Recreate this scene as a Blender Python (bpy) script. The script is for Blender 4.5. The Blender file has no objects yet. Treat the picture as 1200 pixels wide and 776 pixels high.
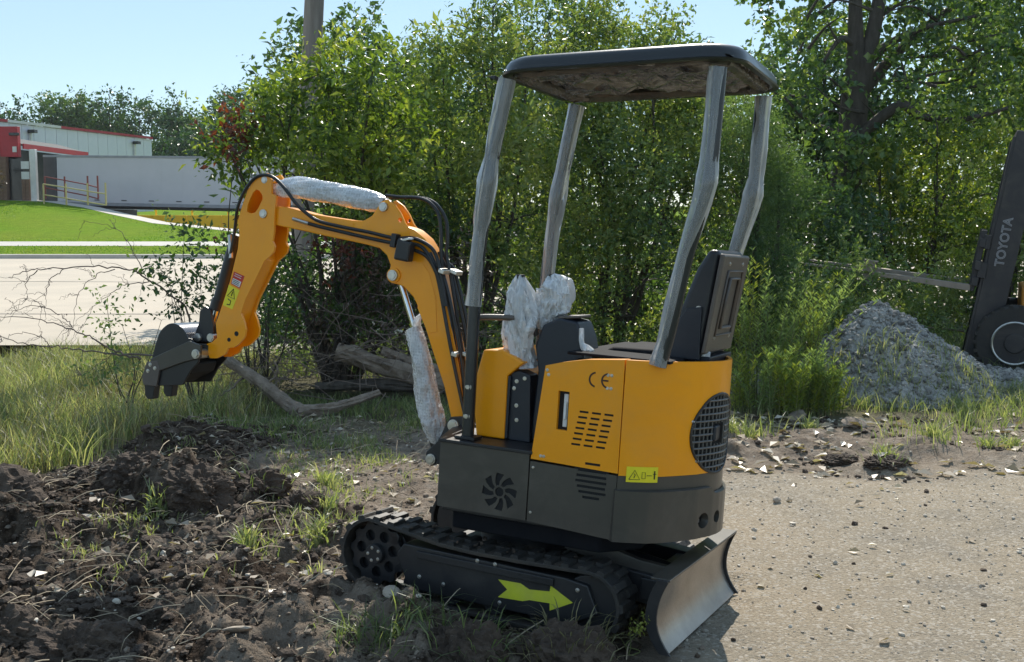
import bpy, bmesh, math, random
import numpy as np
from math import radians as R, sin, cos, pi
from mathutils import Vector, Matrix, Euler

S = bpy.context.scene
# ------------------------------------------------------------------ camera
HC = 1.67
cd = bpy.data.cameras.new('camera'); cam = bpy.data.objects.new('camera', cd)
S.collection.objects.link(cam); S.camera = cam
cd.sensor_width = 36; cd.lens = 36 * 1315 / 1200
cd.clip_start = .05; cd.clip_end = 2000
cam.location = (0, 0, HC); cam.rotation_euler = (R(90 - 6.12), 0, 0)
# ------------------------------------------------------------------ world and sun
SUN_EL, SUN_AZ = 41, 8          # azimuth measured from +Y towards +X
W = bpy.data.worlds.new('World'); S.world = W; W.use_nodes = True
nt = W.node_tree; nt.nodes.clear()
sk = nt.nodes.new('ShaderNodeTexSky'); sk.sky_type = 'NISHITA'; sk.sun_disc = False
sk.sun_elevation = R(SUN_EL); sk.sun_rotation = R(SUN_AZ)
sk.air_density = 1.0; sk.dust_density = .0; sk.ozone_density = 1.1; sk.altitude = 300
bg = nt.nodes.new('ShaderNodeBackground'); bg.inputs[1].default_value = .115
wo = nt.nodes.new('ShaderNodeOutputWorld')
hz_ = nt.nodes.new('ShaderNodeMixRGB'); hz_.inputs[0].default_value = .62; hz_.inputs[2].default_value = (2.7, 3.9, 5.0, 1)   # even pale summer haze over the clear sky
nt.links.new(sk.outputs[0], hz_.inputs[1]); nt.links.new(hz_.outputs[0], bg.inputs[0]); nt.links.new(bg.outputs[0], wo.inputs[0])
sd = bpy.data.lights.new('sun', 'SUN'); sd.energy = 4.2; sd.angle = R(.53); sd.color = (1, .94, .84)
so = bpy.data.objects.new('sun', sd); S.collection.objects.link(so)
to_sun = Vector((sin(R(SUN_AZ)) * cos(R(SUN_EL)), cos(R(SUN_AZ)) * cos(R(SUN_EL)), sin(R(SUN_EL))))
so.rotation_euler = to_sun.to_track_quat('Z', 'Y').to_euler()
S.view_settings.view_transform = 'Standard'; S.view_settings.look = 'None'
S.view_settings.exposure = .58; S.view_settings.gamma = 1
S.render.engine = 'CYCLES'
S.cycles.max_bounces = 7; S.cycles.transparent_max_bounces = 12; S.cycles.transmission_bounces = 5
rng = np.random.default_rng(7); random.seed(7)

# ------------------------------------------------------------------ tagging and linking
COL = S.collection
def link(o, parent=None):
    COL.objects.link(o)
    if parent is not None: o.parent = parent
    return o
def tag(o, label=None, cat=None, group=None, kind=None):
    if label: o['label'] = label
    if cat: o['category'] = cat
    if group: o['group'] = group
    if kind: o['kind'] = kind
    return o
def empty(name, loc=(0, 0, 0), rot=(0, 0, 0), label=None, cat=None, group=None):
    o = bpy.data.objects.new(name, None); link(o); o.location = loc; o.rotation_euler = rot
    o.empty_display_size = .1
    return tag(o, label, cat, group)
def copy_tree(o, parent=None):
    c = o.copy(); COL.objects.link(c)
    if parent is not None: c.parent = parent
    for ch in [x for x in bpy.data.objects if x.parent == o]: copy_tree(ch, c)
    return c

# ------------------------------------------------------------------ mesh building
class MB:
    def __init__(s): s.v = []; s.f = []
    def add(s, vs, fs):
        n = len(s.v); s.v += [tuple(p) for p in vs]; s.f += [tuple(i + n for i in f) for f in fs]; return s
    def box(s, c, size, rot=None):
        hx, hy, hz = size[0] / 2, size[1] / 2, size[2] / 2
        vs = [Vector((x, y, z)) for x in (-hx, hx) for y in (-hy, hy) for z in (-hz, hz)]
        if rot is not None:
            m = Euler(rot).to_matrix(); vs = [m @ p for p in vs]
        vs = [p + Vector(c) for p in vs]
        return s.add(vs, [(0, 1, 3, 2), (4, 6, 7, 5), (0, 4, 5, 1), (2, 3, 7, 6), (0, 2, 6, 4), (1, 5, 7, 3)])
    def prism(s, poly, a, b, ax='y'):
        n = len(poly)
        def P(u, w, t):
            return (u, t, w) if ax == 'y' else ((t, u, w) if ax == 'x' else (u, w, t))
        vs = [P(u, w, a) for u, w in poly] + [P(u, w, b) for u, w in poly]
        fs = [tuple(range(n)), tuple(range(2 * n - 1, n - 1, -1))] + [(i, i + n, (i + 1) % n + n, (i + 1) % n) for i in range(n)]
        return s.add(vs, fs)
    def tube(s, path, r, seg=10, caps=True):
        path = [Vector(p) for p in path]; n = len(path)
        rs = r if hasattr(r, '__len__') else [r] * n
        t0 = (path[1] - path[0]).normalized()
        up = Vector((0, 0, 1)) if abs(t0.z) < .9 else Vector((1, 0, 0))
        nrm = t0.cross(up).normalized(); vs = []
        for i, p in enumerate(path):
            t = (path[min(i + 1, n - 1)] - path[max(i - 1, 0)])
            t = t.normalized() if t.length > 1e-9 else t0
            nrm = (nrm - t * nrm.dot(t))
            nrm = nrm.normalized() if nrm.length > 1e-6 else t.orthogonal().normalized()
            bn = t.cross(nrm)
            for k in range(seg):
                a = 2 * pi * k / seg
                vs.append(p + (nrm * cos(a) + bn * sin(a)) * rs[i])
        fs = [(i * seg + k, i * seg + (k + 1) % seg, (i + 1) * seg + (k + 1) % seg, (i + 1) * seg + k) for i in range(n - 1) for k in range(seg)]
        if caps: fs += [tuple(range(seg - 1, -1, -1)), tuple((n - 1) * seg + k for k in range(seg))]
        return s.add(vs, fs)
    def cyl(s, a, b, r, seg=24): return s.tube([a, b], r, seg)
    def build(s, name, m, parent=None, bevel=0, smooth=35, rotz=0, seg=2, fix=True):
        me = bpy.data.meshes.new(name); me.from_pydata(s.v, [], s.f)
        if fix:
            b = bmesh.new(); b.from_mesh(me); bmesh.ops.recalc_face_normals(b, faces=b.faces); b.to_mesh(me); b.free()
        if m is not None: me.materials.append(m)
        o = bpy.data.objects.new(name, me); link(o, parent); o.rotation_euler = (0, 0, rotz)
        finish(o, bevel, smooth, seg); return o
def finish(o, bevel=0, smooth=35, seg=2):
    me = o.data
    if smooth:
        me.shade_smooth(); me.set_sharp_from_angle(angle=R(smooth))
    if bevel:
        md = o.modifiers.new('bevel', 'BEVEL'); md.width = bevel; md.segments = seg
        md.limit_method = 'ANGLE'; md.angle_limit = R(32); md.harden_normals = bool(smooth)
def spline(pts, n=6):
    """Catmull-Rom through the points"""
    P = [Vector(p) for p in pts]; out = []
    P = [P[0] * 2 - P[1]] + P + [P[-1] * 2 - P[-2]]
    for i in range(1, len(P) - 2):
        for k in range(n):
            t = k / n; a, b, c, d = P[i - 1], P[i], P[i + 1], P[i + 2]
            out.append(.5 * ((2 * b) + (c - a) * t + (2 * a - 5 * b + 4 * c - d) * t * t + (3 * b - a - 3 * c + d) * t ** 3))
    out.append(P[-2]); return out
def cut(o, cutters):
    """subtract closed meshes (list of MB) from object o for good"""
    tmp = []
    for c in cutters:
        t = c.build('tmp_cutter', None, smooth=0); t.matrix_world = o.matrix_world if o.parent is None else Matrix()
        tmp.append(t)
    par = o.parent; rot = o.rotation_euler.copy(); o.parent = None; o.rotation_euler = (0, 0, 0)
    for t in tmp:
        md = o.modifiers.new('b', 'BOOLEAN'); md.operation = 'DIFFERENCE'; md.object = t; md.solver = 'EXACT'
    dg = bpy.context.evaluated_depsgraph_get(); dg.update()
    me = bpy.data.meshes.new_from_object(o.evaluated_get(dg))
    o.modifiers.clear(); old = o.data; o.data = me; me.name = o.name
    bpy.data.meshes.remove(old)
    for t in tmp:
        d = t.data; bpy.data.objects.remove(t); bpy.data.meshes.remove(d)
    o.parent = par; o.rotation_euler = rot
    o.data.shade_smooth(); o.data.set_sharp_from_angle(angle=R(35))
    return o
def npmesh(name, V, F, m, parent=None, smooth=False, face_attr=None, vert_attr=None):
    me = bpy.data.meshes.new(name); V = np.asarray(V, np.float32); F = np.asarray(F, np.int32); k = F.shape[1]
    me.vertices.add(len(V)); me.vertices.foreach_set('co', V.ravel())
    me.loops.add(F.size); me.loops.foreach_set('vertex_index', F.ravel())
    me.polygons.add(len(F)); me.polygons.foreach_set('loop_start', np.arange(len(F), dtype=np.int32) * k)
    me.polygons.foreach_set('loop_total', np.full(len(F), k, np.int32))
    me.polygons.foreach_set('use_smooth', np.full(len(F), smooth, bool))
    me.update(calc_edges=True)
    for nm, arr in (face_attr or {}).items():
        a = me.attributes.new(nm, 'FLOAT', 'FACE'); a.data.foreach_set('value', np.asarray(arr, np.float32))
    for nm, arr in (vert_attr or {}).items():
        a = me.attributes.new(nm, 'FLOAT', 'POINT'); a.data.foreach_set('value', np.asarray(arr, np.float32))
    me.materials.append(m)
    return link(bpy.data.objects.new(name, me), parent)

# ------------------------------------------------------------------ noise in numpy
def _h(i, j, s):
    n = (i * 374761393 + j * 668265263 + s * 1442695041) & 0xffffffff
    n = ((n ^ (n >> 13)) * 1274126177) & 0xffffffff
    return ((n ^ (n >> 16)) & 0xffff) / 65535.
def vnoise(x, y, s=0):
    x = np.asarray(x, float); y = np.asarray(y, float)
    i = np.floor(x).astype(np.int64); j = np.floor(y).astype(np.int64); u = x - i; v = y - j
    u = u * u * u * (u * (u * 6 - 15) + 10); v = v * v * v * (v * (v * 6 - 15) + 10)
    return (_h(i, j, s) * (1 - u) + _h(i + 1, j, s) * u) * (1 - v) + (_h(i, j + 1, s) * (1 - u) + _h(i + 1, j + 1, s) * u) * v
def fbm(x, y, s=0, o=4):
    a = 0; amp = .5; t = 0
    for k in range(o):
        c, d = cos(.6 + k), sin(.6 + k); X = x * c - y * d; Y = x * d + y * c
        a = a + amp * vnoise(X * 2 ** k, Y * 2 ** k, s + k * 17); t += amp; amp *= .5
    return a / t
def sstep(a, b, x): t = np.clip((x - a) / (b - a), 0, 1); return t * t * (3 - 2 * t)

# ------------------------------------------------------------------ materials
def nodes(name):
    m = bpy.data.materials.new(name); m.use_nodes = True; n = m.node_tree.nodes; n.clear()
    out = n.new('ShaderNodeOutputMaterial'); return m, n, m.node_tree.links, out
def ramp(n, L, src, stops):
    r = n.new('ShaderNodeValToRGB'); e = r.color_ramp.elements
    while len(e) < len(stops): e.new(.5)
    for k, (p, c) in enumerate(stops):
        e[k].position = p; e[k].color = (*c, 1) if len(c) == 3 else c
    L.new(src, r.inputs[0]); return r
def noise(n, L, scale, detail=5, rough=.6, vec=None, dist=0):
    t = n.new('ShaderNodeTexNoise'); t.inputs['Scale'].default_value = scale; t.inputs['Detail'].default_value = detail
    t.inputs['Roughness'].default_value = rough; t.inputs['Distortion'].default_value = dist
    if vec is not None: L.new(vec, t.inputs['Vector'])
    return t
def mat(name, c1, c2=None, scale=6, rough=.5, metal=0, bump=0, bscale=60, coat=0, r2=None, spec=.5, contrast=.18, dust=0, dustc=(.35, .29, .22), bdist=.004, stretch=None):
    m, n, L, out = nodes(name); p = n.new('ShaderNodeBsdfPrincipled'); L.new(p.outputs[0], out.inputs[0])
    tc = n.new('ShaderNodeTexCoord'); vec = tc.outputs['Object']
    if stretch:
        mp = n.new('ShaderNodeMapping'); mp.inputs['Scale'].default_value = stretch; L.new(vec, mp.inputs[0]); vec = mp.outputs[0]
    p.inputs['Roughness'].default_value = rough; p.inputs['Metallic'].default_value = metal
    p.inputs['Coat Weight'].default_value = coat; p.inputs['Specular IOR Level'].default_value = spec
    nz = noise(n, L, scale, 6, .65, vec)
    c2 = c2 or tuple(min(1, c * .8) for c in c1)
    rp = ramp(n, L, nz.outputs[0], [(.5 - contrast, c1), (.5 + contrast, c2)]); col = rp.outputs[0]
    if dust:
        nd = noise(n, L, 3.2, 8, .7, tc.outputs['Object'], .6)
        rd = ramp(n, L, nd.outputs[0], [(.48, (0, 0, 0)), (.8, (dust, dust, dust))])
        mx = n.new('ShaderNodeMixRGB'); L.new(rd.outputs[0], mx.inputs[0]); L.new(col, mx.inputs[1]); mx.inputs[2].default_value = (*dustc, 1); col = mx.outputs[0]
        ad = n.new('ShaderNodeMath'); ad.operation = 'MULTIPLY_ADD'; L.new(rd.outputs[0], ad.inputs[0]); ad.inputs[1].default_value = .5; ad.inputs[2].default_value = rough; L.new(ad.outputs[0], p.inputs['Roughness'])
    elif r2 is not None:
        mr = n.new('ShaderNodeMapRange'); L.new(nz.outputs[0], mr.inputs[0]); mr.inputs[1].default_value = .3; mr.inputs[2].default_value = .7
        mr.inputs[3].default_value = rough; mr.inputs[4].default_value = r2; L.new(mr.outputs[0], p.inputs['Roughness'])
    L.new(col, p.inputs['Base Color'])
    if bump:
        nb = noise(n, L, bscale, 6, .6, vec); b = n.new('ShaderNodeBump'); b.inputs['Strength'].default_value = bump; b.inputs['Distance'].default_value = bdist
        L.new(nb.outputs[0], b.inputs['Height']); L.new(b.outputs[0], p.inputs['Normal'])
    return m
def leafmat(name, stops, trans=.45, tr_tint=(1.25, 1.3, .55), rough=.45):
    """stops: colour ramp driven by the per-leaf tint value"""
    m, n, L, out = nodes(name)
    at = n.new('ShaderNodeAttribute'); at.attribute_name = 'tint'
    rp = ramp(n, L, at.outputs['Fac'], stops)
    p = n.new('ShaderNodeBsdfPrincipled'); p.inputs['Roughness'].default_value = rough * .85; p.inputs['Specular IOR Level'].default_value = .7
    L.new(rp.outputs[0], p.inputs['Base Color'])
    tm = n.new('ShaderNodeMixRGB'); tm.blend_type = 'MULTIPLY'; tm.inputs[0].default_value = 1; L.new(rp.outputs[0], tm.inputs[1]); tm.inputs[2].default_value = (*tr_tint, 1)
    t = n.new('ShaderNodeBsdfTranslucent'); L.new(tm.outputs[0], t.inputs[0])
    mx = n.new('ShaderNodeMixShader'); mx.inputs[0].default_value = trans
    L.new(p.outputs[0], mx.inputs[1]); L.new(t.outputs[0], mx.inputs[2]); L.new(mx.outputs[0], out.inputs[0]); return m
def film(name, white=.5, bumps=False, tint=(.85, .86, .84), ridge=.2, lo=.3, hi=1.9, sc=16):
    """clear plastic film or bubble wrap"""
    m, n, L, out = nodes(name); tc = n.new('ShaderNodeTexCoord')
    p = n.new('ShaderNodeBsdfPrincipled'); p.inputs['Base Color'].default_value = (*tint, 1); p.inputs['Roughness'].default_value = .22
    tl = n.new('ShaderNodeBsdfTranslucent'); tl.inputs[0].default_value = (*tint, 1)
    m1 = n.new('ShaderNodeMixShader'); m1.inputs[0].default_value = .32; L.new(p.outputs[0], m1.inputs[1]); L.new(tl.outputs[0], m1.inputs[2])
    tr = n.new('ShaderNodeBsdfTransparent')
    mp = n.new('ShaderNodeMapping'); mp.inputs['Scale'].default_value = (1.6, 1.6, .35); L.new(tc.outputs['Object'], mp.inputs[0]); nz = noise(n, L, sc, 4, .5, mp.outputs[0], 1.0)
    lw = n.new('ShaderNodeLayerWeight'); lw.inputs[0].default_value = .35
    mr = n.new('ShaderNodeMapRange'); L.new(lw.outputs['Facing'], mr.inputs[0]); mr.inputs[1].default_value = .05; mr.inputs[2].default_value = .75
    mr.inputs[3].default_value = white * lo; mr.inputs[4].default_value = min(1, white * hi)
    sb_ = n.new('ShaderNodeMath'); sb_.operation = 'SUBTRACT'; L.new(nz.outputs[0], sb_.inputs[0]); sb_.inputs[1].default_value = .5
    ab_ = n.new('ShaderNodeMath'); ab_.operation = 'ABSOLUTE'; L.new(sb_.outputs[0], ab_.inputs[0])
    mm = n.new('ShaderNodeMapRange'); L.new(ab_.outputs[0], mm.inputs[0]); mm.inputs[1].default_value = .0; mm.inputs[2].default_value = .07; mm.inputs[3].default_value = 1 + ridge * 2; mm.inputs[4].default_value = 1 - ridge * .6
    if bumps:
        vb = n.new('ShaderNodeTexVoronoi'); vb.inputs['Scale'].default_value = 75; vb.inputs['Randomness'].default_value = .35; L.new(tc.outputs['Object'], vb.inputs['Vector'])
        vm = n.new('ShaderNodeMapRange'); L.new(vb.outputs['Distance'], vm.inputs[0]); vm.inputs[1].default_value = .2; vm.inputs[2].default_value = .5; vm.inputs[3].default_value = .82; vm.inputs[4].default_value = 1.15
        mq = n.new('ShaderNodeMath'); mq.operation = 'MULTIPLY'; L.new(vm.outputs[0], mq.inputs[0]); L.new(mm.outputs[0], mq.inputs[1]); mm = mq
    mt_ = n.new('ShaderNodeMath'); mt_.operation = 'MULTIPLY'; mt_.use_clamp = True; L.new(mr.outputs[0], mt_.inputs[0]); L.new(mm.outputs[0], mt_.inputs[1]); mr = mt_
    m2 = n.new('ShaderNodeMixShader'); L.new(mr.outputs[0], m2.inputs[0]); L.new(tr.outputs[0], m2.inputs[1]); L.new(m1.outputs[0], m2.inputs[2])
    b = n.new('ShaderNodeBump'); b.inputs['Strength'].default_value = .7 if bumps else .12; b.inputs['Distance'].default_value = .005
    if bumps:
        v = n.new('ShaderNodeTexVoronoi'); v.inputs['Scale'].default_value = 85; L.new(tc.outputs['Object'], v.inputs['Vector'])
        iv = n.new('ShaderNodeMath'); iv.operation = 'SUBTRACT'; iv.inputs[0].default_value = 1; L.new(v.outputs['Distance'], iv.inputs[1]); L.new(iv.outputs[0], b.inputs['Height'])
    else: L.new(nz.outputs[0], b.inputs['Height'])
    L.new(b.outputs[0], p.inputs['Normal'])
    gl = n.new('ShaderNodeBsdfGlossy'); gl.inputs['Roughness'].default_value = .16; L.new(b.outputs[0], gl.inputs['Normal']); fz = n.new('ShaderNodeFresnel'); fz.inputs[0].default_value = 1.5; L.new(b.outputs[0], fz.inputs['Normal'])
    m3 = n.new('ShaderNodeMixShader'); L.new(fz.outputs[0], m3.inputs[0]); L.new(m2.outputs[0], m3.inputs[1]); L.new(gl.outputs[0], m3.inputs[2]); L.new(m3.outputs[0], out.inputs[0]); return m

M = dict(
    orange=mat('orange_paint', (.97, .36, .003), (.90, .325, .003), 3, .34, 0, .10, 160, coat=.22, spec=.35, dust=.22, dustc=(.42, .30, .17)),
    black=mat('black_paint', (.012, .013, .016), (.02, .02, .022), 8, .38, 0, .15, 90, spec=.5, dust=.3, dustc=(.10, .085, .07)),
    satin=mat('dark_grey_paint', (.050, .045, .038), (.066, .058, .048), 4, .36, 0, .1, 140, coat=.2, dust=.3, dustc=(.2, .17, .13)),
    postm=mat('post_black', (.016, .018, .022), (.03, .033, .036), 10, .25, 0, .1, 60, stretch=(1, 1, .2)),
    navy=mat('dark_plastic', (.008, .012, .022), (.014, .018, .028), 6, .4, 0, .2, 50),
    rubber=mat('black_rubber', (.014, .014, .014), (.035, .030, .025), 9, .6, 0, .7, 60, dust=.8, dustc=(.12, .09, .065)),
    matte=mat('matte_black_plate', (.008, .009, .012), (.014, .014, .017), 9, .85, 0, .3, 60, spec=.15),
    hose=mat('hose_rubber', (.012, .012, .013), (.02, .02, .02), 20, .35, 0, .2, 300),
    steel=mat('worn_steel', (.42, .39, .36), (.27, .245, .22), 5, .28, .8, .25, 90, r2=.5, dust=.25),
    chrome=mat('bright_steel', (.75, .75, .75), (.6, .6, .6), 10, .14, 1),
    zinc=mat('zinc_bolt', (.62, .60, .55), (.45, .43, .4), 30, .3, .9, .2, 100),
    seatback=mat('seat_back_plastic', (.085, .070, .062), (.11, .09, .078), 8, .38, 0, .2, 200, dust=.2),
    vinyl=mat('seat_vinyl', (.015, .016, .02), (.025, .025, .03), 10, .35, 0, .3, 200),
    shade_fill=mat('painted_inner_shade', (.004, .004, .005), None, 5, .7),  # near-black colour standing for the shade inside openings
    yellow=mat('yellow_sticker', (.85, .72, .02), (.78, .64, .02), 12, .35),
    arrowy=mat('yellow_arrow_sticker', (.60, .62, .03), (.5, .52, .03), 12, .45, dust=.3),
    red=mat('red_sticker', (.6, .03, .02), None, 12, .4),
    white=mat('white_sticker', (.8, .78, .75), None, 12, .4),
    print=mat('black_print', (.01, .01, .01), None, 10, .5),
    ce=mat('brown_black_print', (.045, .012, .005), None, 10, .5),
    roofp=mat('canopy_black', (.007, .008, .011), (.011, .012, .014), 5, .30, 0, .1, 60, coat=.25, dust=.06),
    lining=mat('roof_lining', (.008, .012, .026), (.17, .16, .145), 3.4, .18, 0, .6, 14, coat=.6, contrast=.07, bdist=.02, stretch=(1, 1.6, 1)),
    under=mat('grey_brown_film', (.13, .115, .10), (.05, .045, .045), 5, .25, 0, .5, 16, bdist=.02, contrast=.1),
    filmc=film('clear_film', .42, tint=(.97, .98, .98), ridge=.04, lo=.55, hi=2.3, sc=7), bag=film('bag_film', .66, tint=(1, 1, 1), ridge=.2, lo=1.0, hi=1.5, sc=9), bubble=film('bubble_wrap', .62, True, tint=(1, 1, 1), ridge=.1, lo=.85, hi=1.6),
)

# ================================================================== MINI EXCAVATOR
# machine frame: x forwards (towards the bucket), y to the machine's left, z up
EXC_LOC = (.031, 4.788, .013); EXC_ROT = (R(3.192), R(-2.352), R(153.283)); SLEW = R(2.49)
ex = empty('mini_excavator', EXC_LOC, EXC_ROT, 'orange and black mini excavator with plastic wrapped canopy posts and its bucket raised', 'excavator')
def U(mb, name, m, bevel=.004, **k): return mb.build(name, M[m] if isinstance(m, str) else m, ex, bevel, rotz=SLEW, **k)   # slewing upper part
def Lw(mb, name, m, bevel=.004, **k): return mb.build(name, M[m] if isinstance(m, str) else m, ex, bevel, **k)              # undercarriage part
def sub(mb, name, m, p, bevel=.0015, **k): return mb.build(name, M[m] if isinstance(m, str) else m, p, bevel, **k)
def bolt(p, c, ax, r=.012, h=.008, name='bolt', m='zinc'):
    c = Vector(c); d = Vector({'x': (1, 0, 0), 'y': (0, 1, 0), 'z': (0, 0, 1), '-x': (-1, 0, 0)}[ax])
    return sub(MB().tube([c, c + d * h], r, 6).tube([c - d * .002, c + d * h * .35], r * 1.45, 16), name, m, p, .001)

# ---- tracks
def loop_pts():
    """closed belt line in x,z : sprocket at the front (+x), idler at the rear"""
    a = (.475, .172, .150); b = (-.505, .150, .128); P = []
    for k in range(13): t = R(80 - k * 15); P.append((a[0] + a[2] * cos(t), a[1] + a[2] * sin(t)))     # over the front
    P += [(.40, .020), (.2, .016), (0, .016), (-.2, .016), (-.4, .018)]
    for k in range(13): t = R(-95 - k * 14.5); P.append((b[0] + b[2] * cos(t), b[1] + b[2] * sin(t)))
    P += [(-.40, .274), (-.2, .268), (0, .266), (.15, .272), (.3, .292)]
    return P
LP = loop_pts()
cum = [0]
for i in range(len(LP)): a = LP[i]; b = LP[(i + 1) % len(LP)]; cum.append(cum[-1] + math.hypot(b[0] - a[0], b[1] - a[1]))
def at_loop(s):
    s %= cum[-1]
    for i in range(len(LP)):
        if cum[i + 1] >= s:
            a = LP[i]; b = LP[(i + 1) % len(LP)]; t = (s - cum[i]) / max(1e-9, cum[i + 1] - cum[i])
            return a[0] + (b[0] - a[0]) * t, a[1] + (b[1] - a[1]) * t, math.atan2(b[1] - a[1], b[0] - a[0])
def track(y0, y1, side):
    n = len(LP); b = MB(); th = .016
    q = []
    for i, (x, z) in enumerate(LP):
        p = LP[i - 1]; r = LP[(i + 1) % n]; d = Vector((r[0] - p[0], 0, r[1] - p[1])).normalized(); o = Vector((-d.z, 0, d.x))
        q.append((Vector((x, 0, z)) + o * th / 2, Vector((x, 0, z)) - o * th / 2))
    vs = []
    for u, w in q: vs += [(u.x, y0, u.z), (u.x, y1, u.z), (w.x, y1, w.z), (w.x, y0, w.z)]
    fs = []
    for i in range(n):
        j = (i + 1) % n
        for k in range(4): fs.append((4 * i + k, 4 * i + (k + 1) % 4, 4 * j + (k + 1) % 4, 4 * j + k))
    belt = Lw(b.add(vs, fs), 'rubber_track', 'rubber', .003)
    N = 39; w = y1 - y0
    lug = MB().prism([(-.020, 0), (.020, 0), (.014, .017), (-.014, .017)], -w * .26, w * .26).build('lug', M['rubber'], belt, .002)
    first = True
    for k in range(N):
        for half in (-1, 1):
            x, z, a = at_loop((k + (.5 if half > 0 else 0)) * cum[-1] / N)
            o = lug if first else link(lug.copy(), belt); first = False
            o.location = (x - sin(a) * th * .3, (y0 + y1) / 2 + half * w * .23, z + cos(a) * th * .3); o.rotation_euler = (0, -a, 0)
    return belt
for side in (1, -1):
    ya, yb = (.285, .465) if side > 0 else (-.465, -.285)
    track(ya, yb, side)
    yo = .455 * side; yi = .30 * side
    # toothed sprocket at the front
    c = Vector((.475, 0, .172)); teeth = []
    for k in range(44):
        t = 2 * pi * k / 44; rr = .138 if k % 4 < 2 else .120; teeth.append((c.x + rr * cos(t), c.z + rr * sin(t)))
    sp = Lw(MB().prism(teeth, .40 * side, .425 * side), 'sprocket', 'black', .002)
    if side > 0:
        cs = []
        for k in range(7):
            t = 2 * pi * k / 7 + .2; cs.append(MB().tube([(c.x + .08 * cos(t), .38, c.z + .08 * sin(t)), (c.x + .08 * cos(t), .45, c.z + .08 * sin(t))], .024, 14))
        cut(sp, cs)
    sub(MB().tube([(c.x, .40 * side, c.z), (c.x, .452 * side, c.z)], .042, 20), 'hub', 'black', sp, .003)
    for k in range(5):
        t = 2 * pi * k / 5; bolt(sp, (c.x + .028 * cos(t), .452 * side, c.z + .028 * sin(t)), 'y', .005, .005 * side)
    sub(MB().tube([(c.x, .30 * side, c.z), (c.x, .39 * side, c.z)], .132, 24), 'drive_motor', 'black', sp, .004)
    idl = Lw(MB().tube([(-.505, .34 * side, .15), (-.505, .43 * side, .15)], .112, 28), 'idler_wheel', 'black', .006)
    for x in (-.30, -.1, .1, .28):
        Lw(MB().tube([(x, .35 * side, .075), (x, .44 * side, .075)], .05, 20), 'roller', 'black', .004)
    fr = Lw(MB().prism([(.33, .245), (.36, .20), (.30, .06), (-.44, .06), (-.55, .12), (-.50, .225), (-.40, .238)], yi, .452 * side), 'track_frame', 'black', .006)
    sub(MB().box((-.05, .459 * side, .213), (.62, .012, .03)), 'frame_rib', 'black', fr, .003)
    for x, z in ((.245, .12), (.13, .205), (.13, .11), (-.10, .235), (-.02, .235), (-.13, .085), (-.46, .2)):
        bolt(fr, (x, .452 * side, z), 'y', .006, .008 * side)
ar = [(-.119, .178), (-.218, .181), (-.257, .164), (-.345, .173), (-.347, .197), (-.445, .148), (-.35, .098), (-.348, .127), (-.26, .122), (-.231, .112), (-.122, .107), (-.161, .145)]
Lw(MB().prism(ar, .4528, .4545), 'arrow_sticker', 'arrowy', 0)
Lw(MB().box((-.02, 0, .19), (.46, .6, .10)).box((.25, 0, .17), (.12, .62, .07)).box((-.3, 0, .17), (.12, .62, .07)), 'cross_frame', 'black', .01)
Lw(MB().tube([(-.03, 0, .22), (-.03, 0, .395)], .21, 40), 'slewing_ring', 'black', .006)

# ---- dozer blade at the rear
pr = []
for k in range(11):                                       # concave to the rear, profile in x,z
    t = -1 + 2 * k / 10; pr.append((-.775 - .035 * t * t - (.03 if t < 0 else 0) * t * t, .165 + .135 * t))
inn = pr; outp = [(x + .012, z) for x, z in pr]
bl = Lw(MB().prism(inn + outp[::-1], -.462, .462), 'dozer_blade', 'steel', .002)
for s_ in (1, -1):
    fr_ = [(x - .014, z) for x, z in pr]; bk_ = [(x + .030, z) for x, z in pr]
    Lw(MB().prism(fr_ + [(pr[-1][0] - .012, pr[-1][1] + .008), (pr[-1][0] + .03, pr[-1][1] + .008)] + bk_[::-1], .462 * s_, .474 * s_), 'blade_side_plate', 'black', .002)
Lw(MB().box((-.79, 0, .306), (.075, .922, .010)), 'blade_top_plate', 'satin', .003)
Lw(MB().box((-.70, 0, .20), (.10, .55, .09)).prism([(-.45, .27), (-.45, .17), (-.77, .12), (-.77, .25)], .17, .26).prism([(-.45, .27), (-.45, .17), (-.77, .12), (-.77, .25)], -.26, -.17), 'blade_arm', 'black', .006)
Lw(MB().prism([(-.36, .36), (-.30, .29), (-.60, .235), (-.775, .245), (-.775, .29), (-.62, .30)], .20, .235), 'blade_link_plate', 'satin', .003)
Lw(MB().tube([(-.36, .03, .27), (-.74, .03, .22)], .03, 16), 'blade_cylinder', 'black', .002)

# ---- upper body : skirts, deck, doors, counterweight
PL = [(-.555, .43), (-.60, .410), (-.66, .372), (-.70, .335), (-.75, .27), (-.80, .195), (-.838, .105), (-.852, .05), (-.856, 0)]
def planform(off=0, front=-.555):
    P = [(front, .43 + off)] + [(x - off * (1 if y < .4 else .4), y + off * min(1, y / .3)) for x, y in PL[1:]]
    return P + [(x, -y) for x, y in P[::-1][1:]]
def ring(pl, z0, z1): return MB().prism(pl, z0, z1, 'z')
U(MB().prism([(.17, .36), (.22, .12), (.22, -.12), (.17, -.36), (-.48, -.36), (-.60, -.2), (-.60, .2), (-.48, .36)], .325, .404, 'z'), 'swing_frame', 'matte', .01)
base = U(MB().prism([(.20, .40), (.285, .13), (.285, -.13), (.20, -.40), (-.5, -.40), (-.5, .40)], .405, .43, 'z'), 'base_plate', 'black')
deck = U(MB().prism([(.215, .436), (.30, .15), (.30, -.15), (.215, -.436), (-.20, -.436), (-.20, .436)], .690, .704, 'z'), 'deck_plate', 'black', .003)
fp = U(MB().prism([(.208, .43), (.292, .145), (.292, -.145), (.208, -.43), (-.187, -.43), (-.187, .43)], .425, .690, 'z'), 'front_skirt', 'satin', 0)
cs = []
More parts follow.
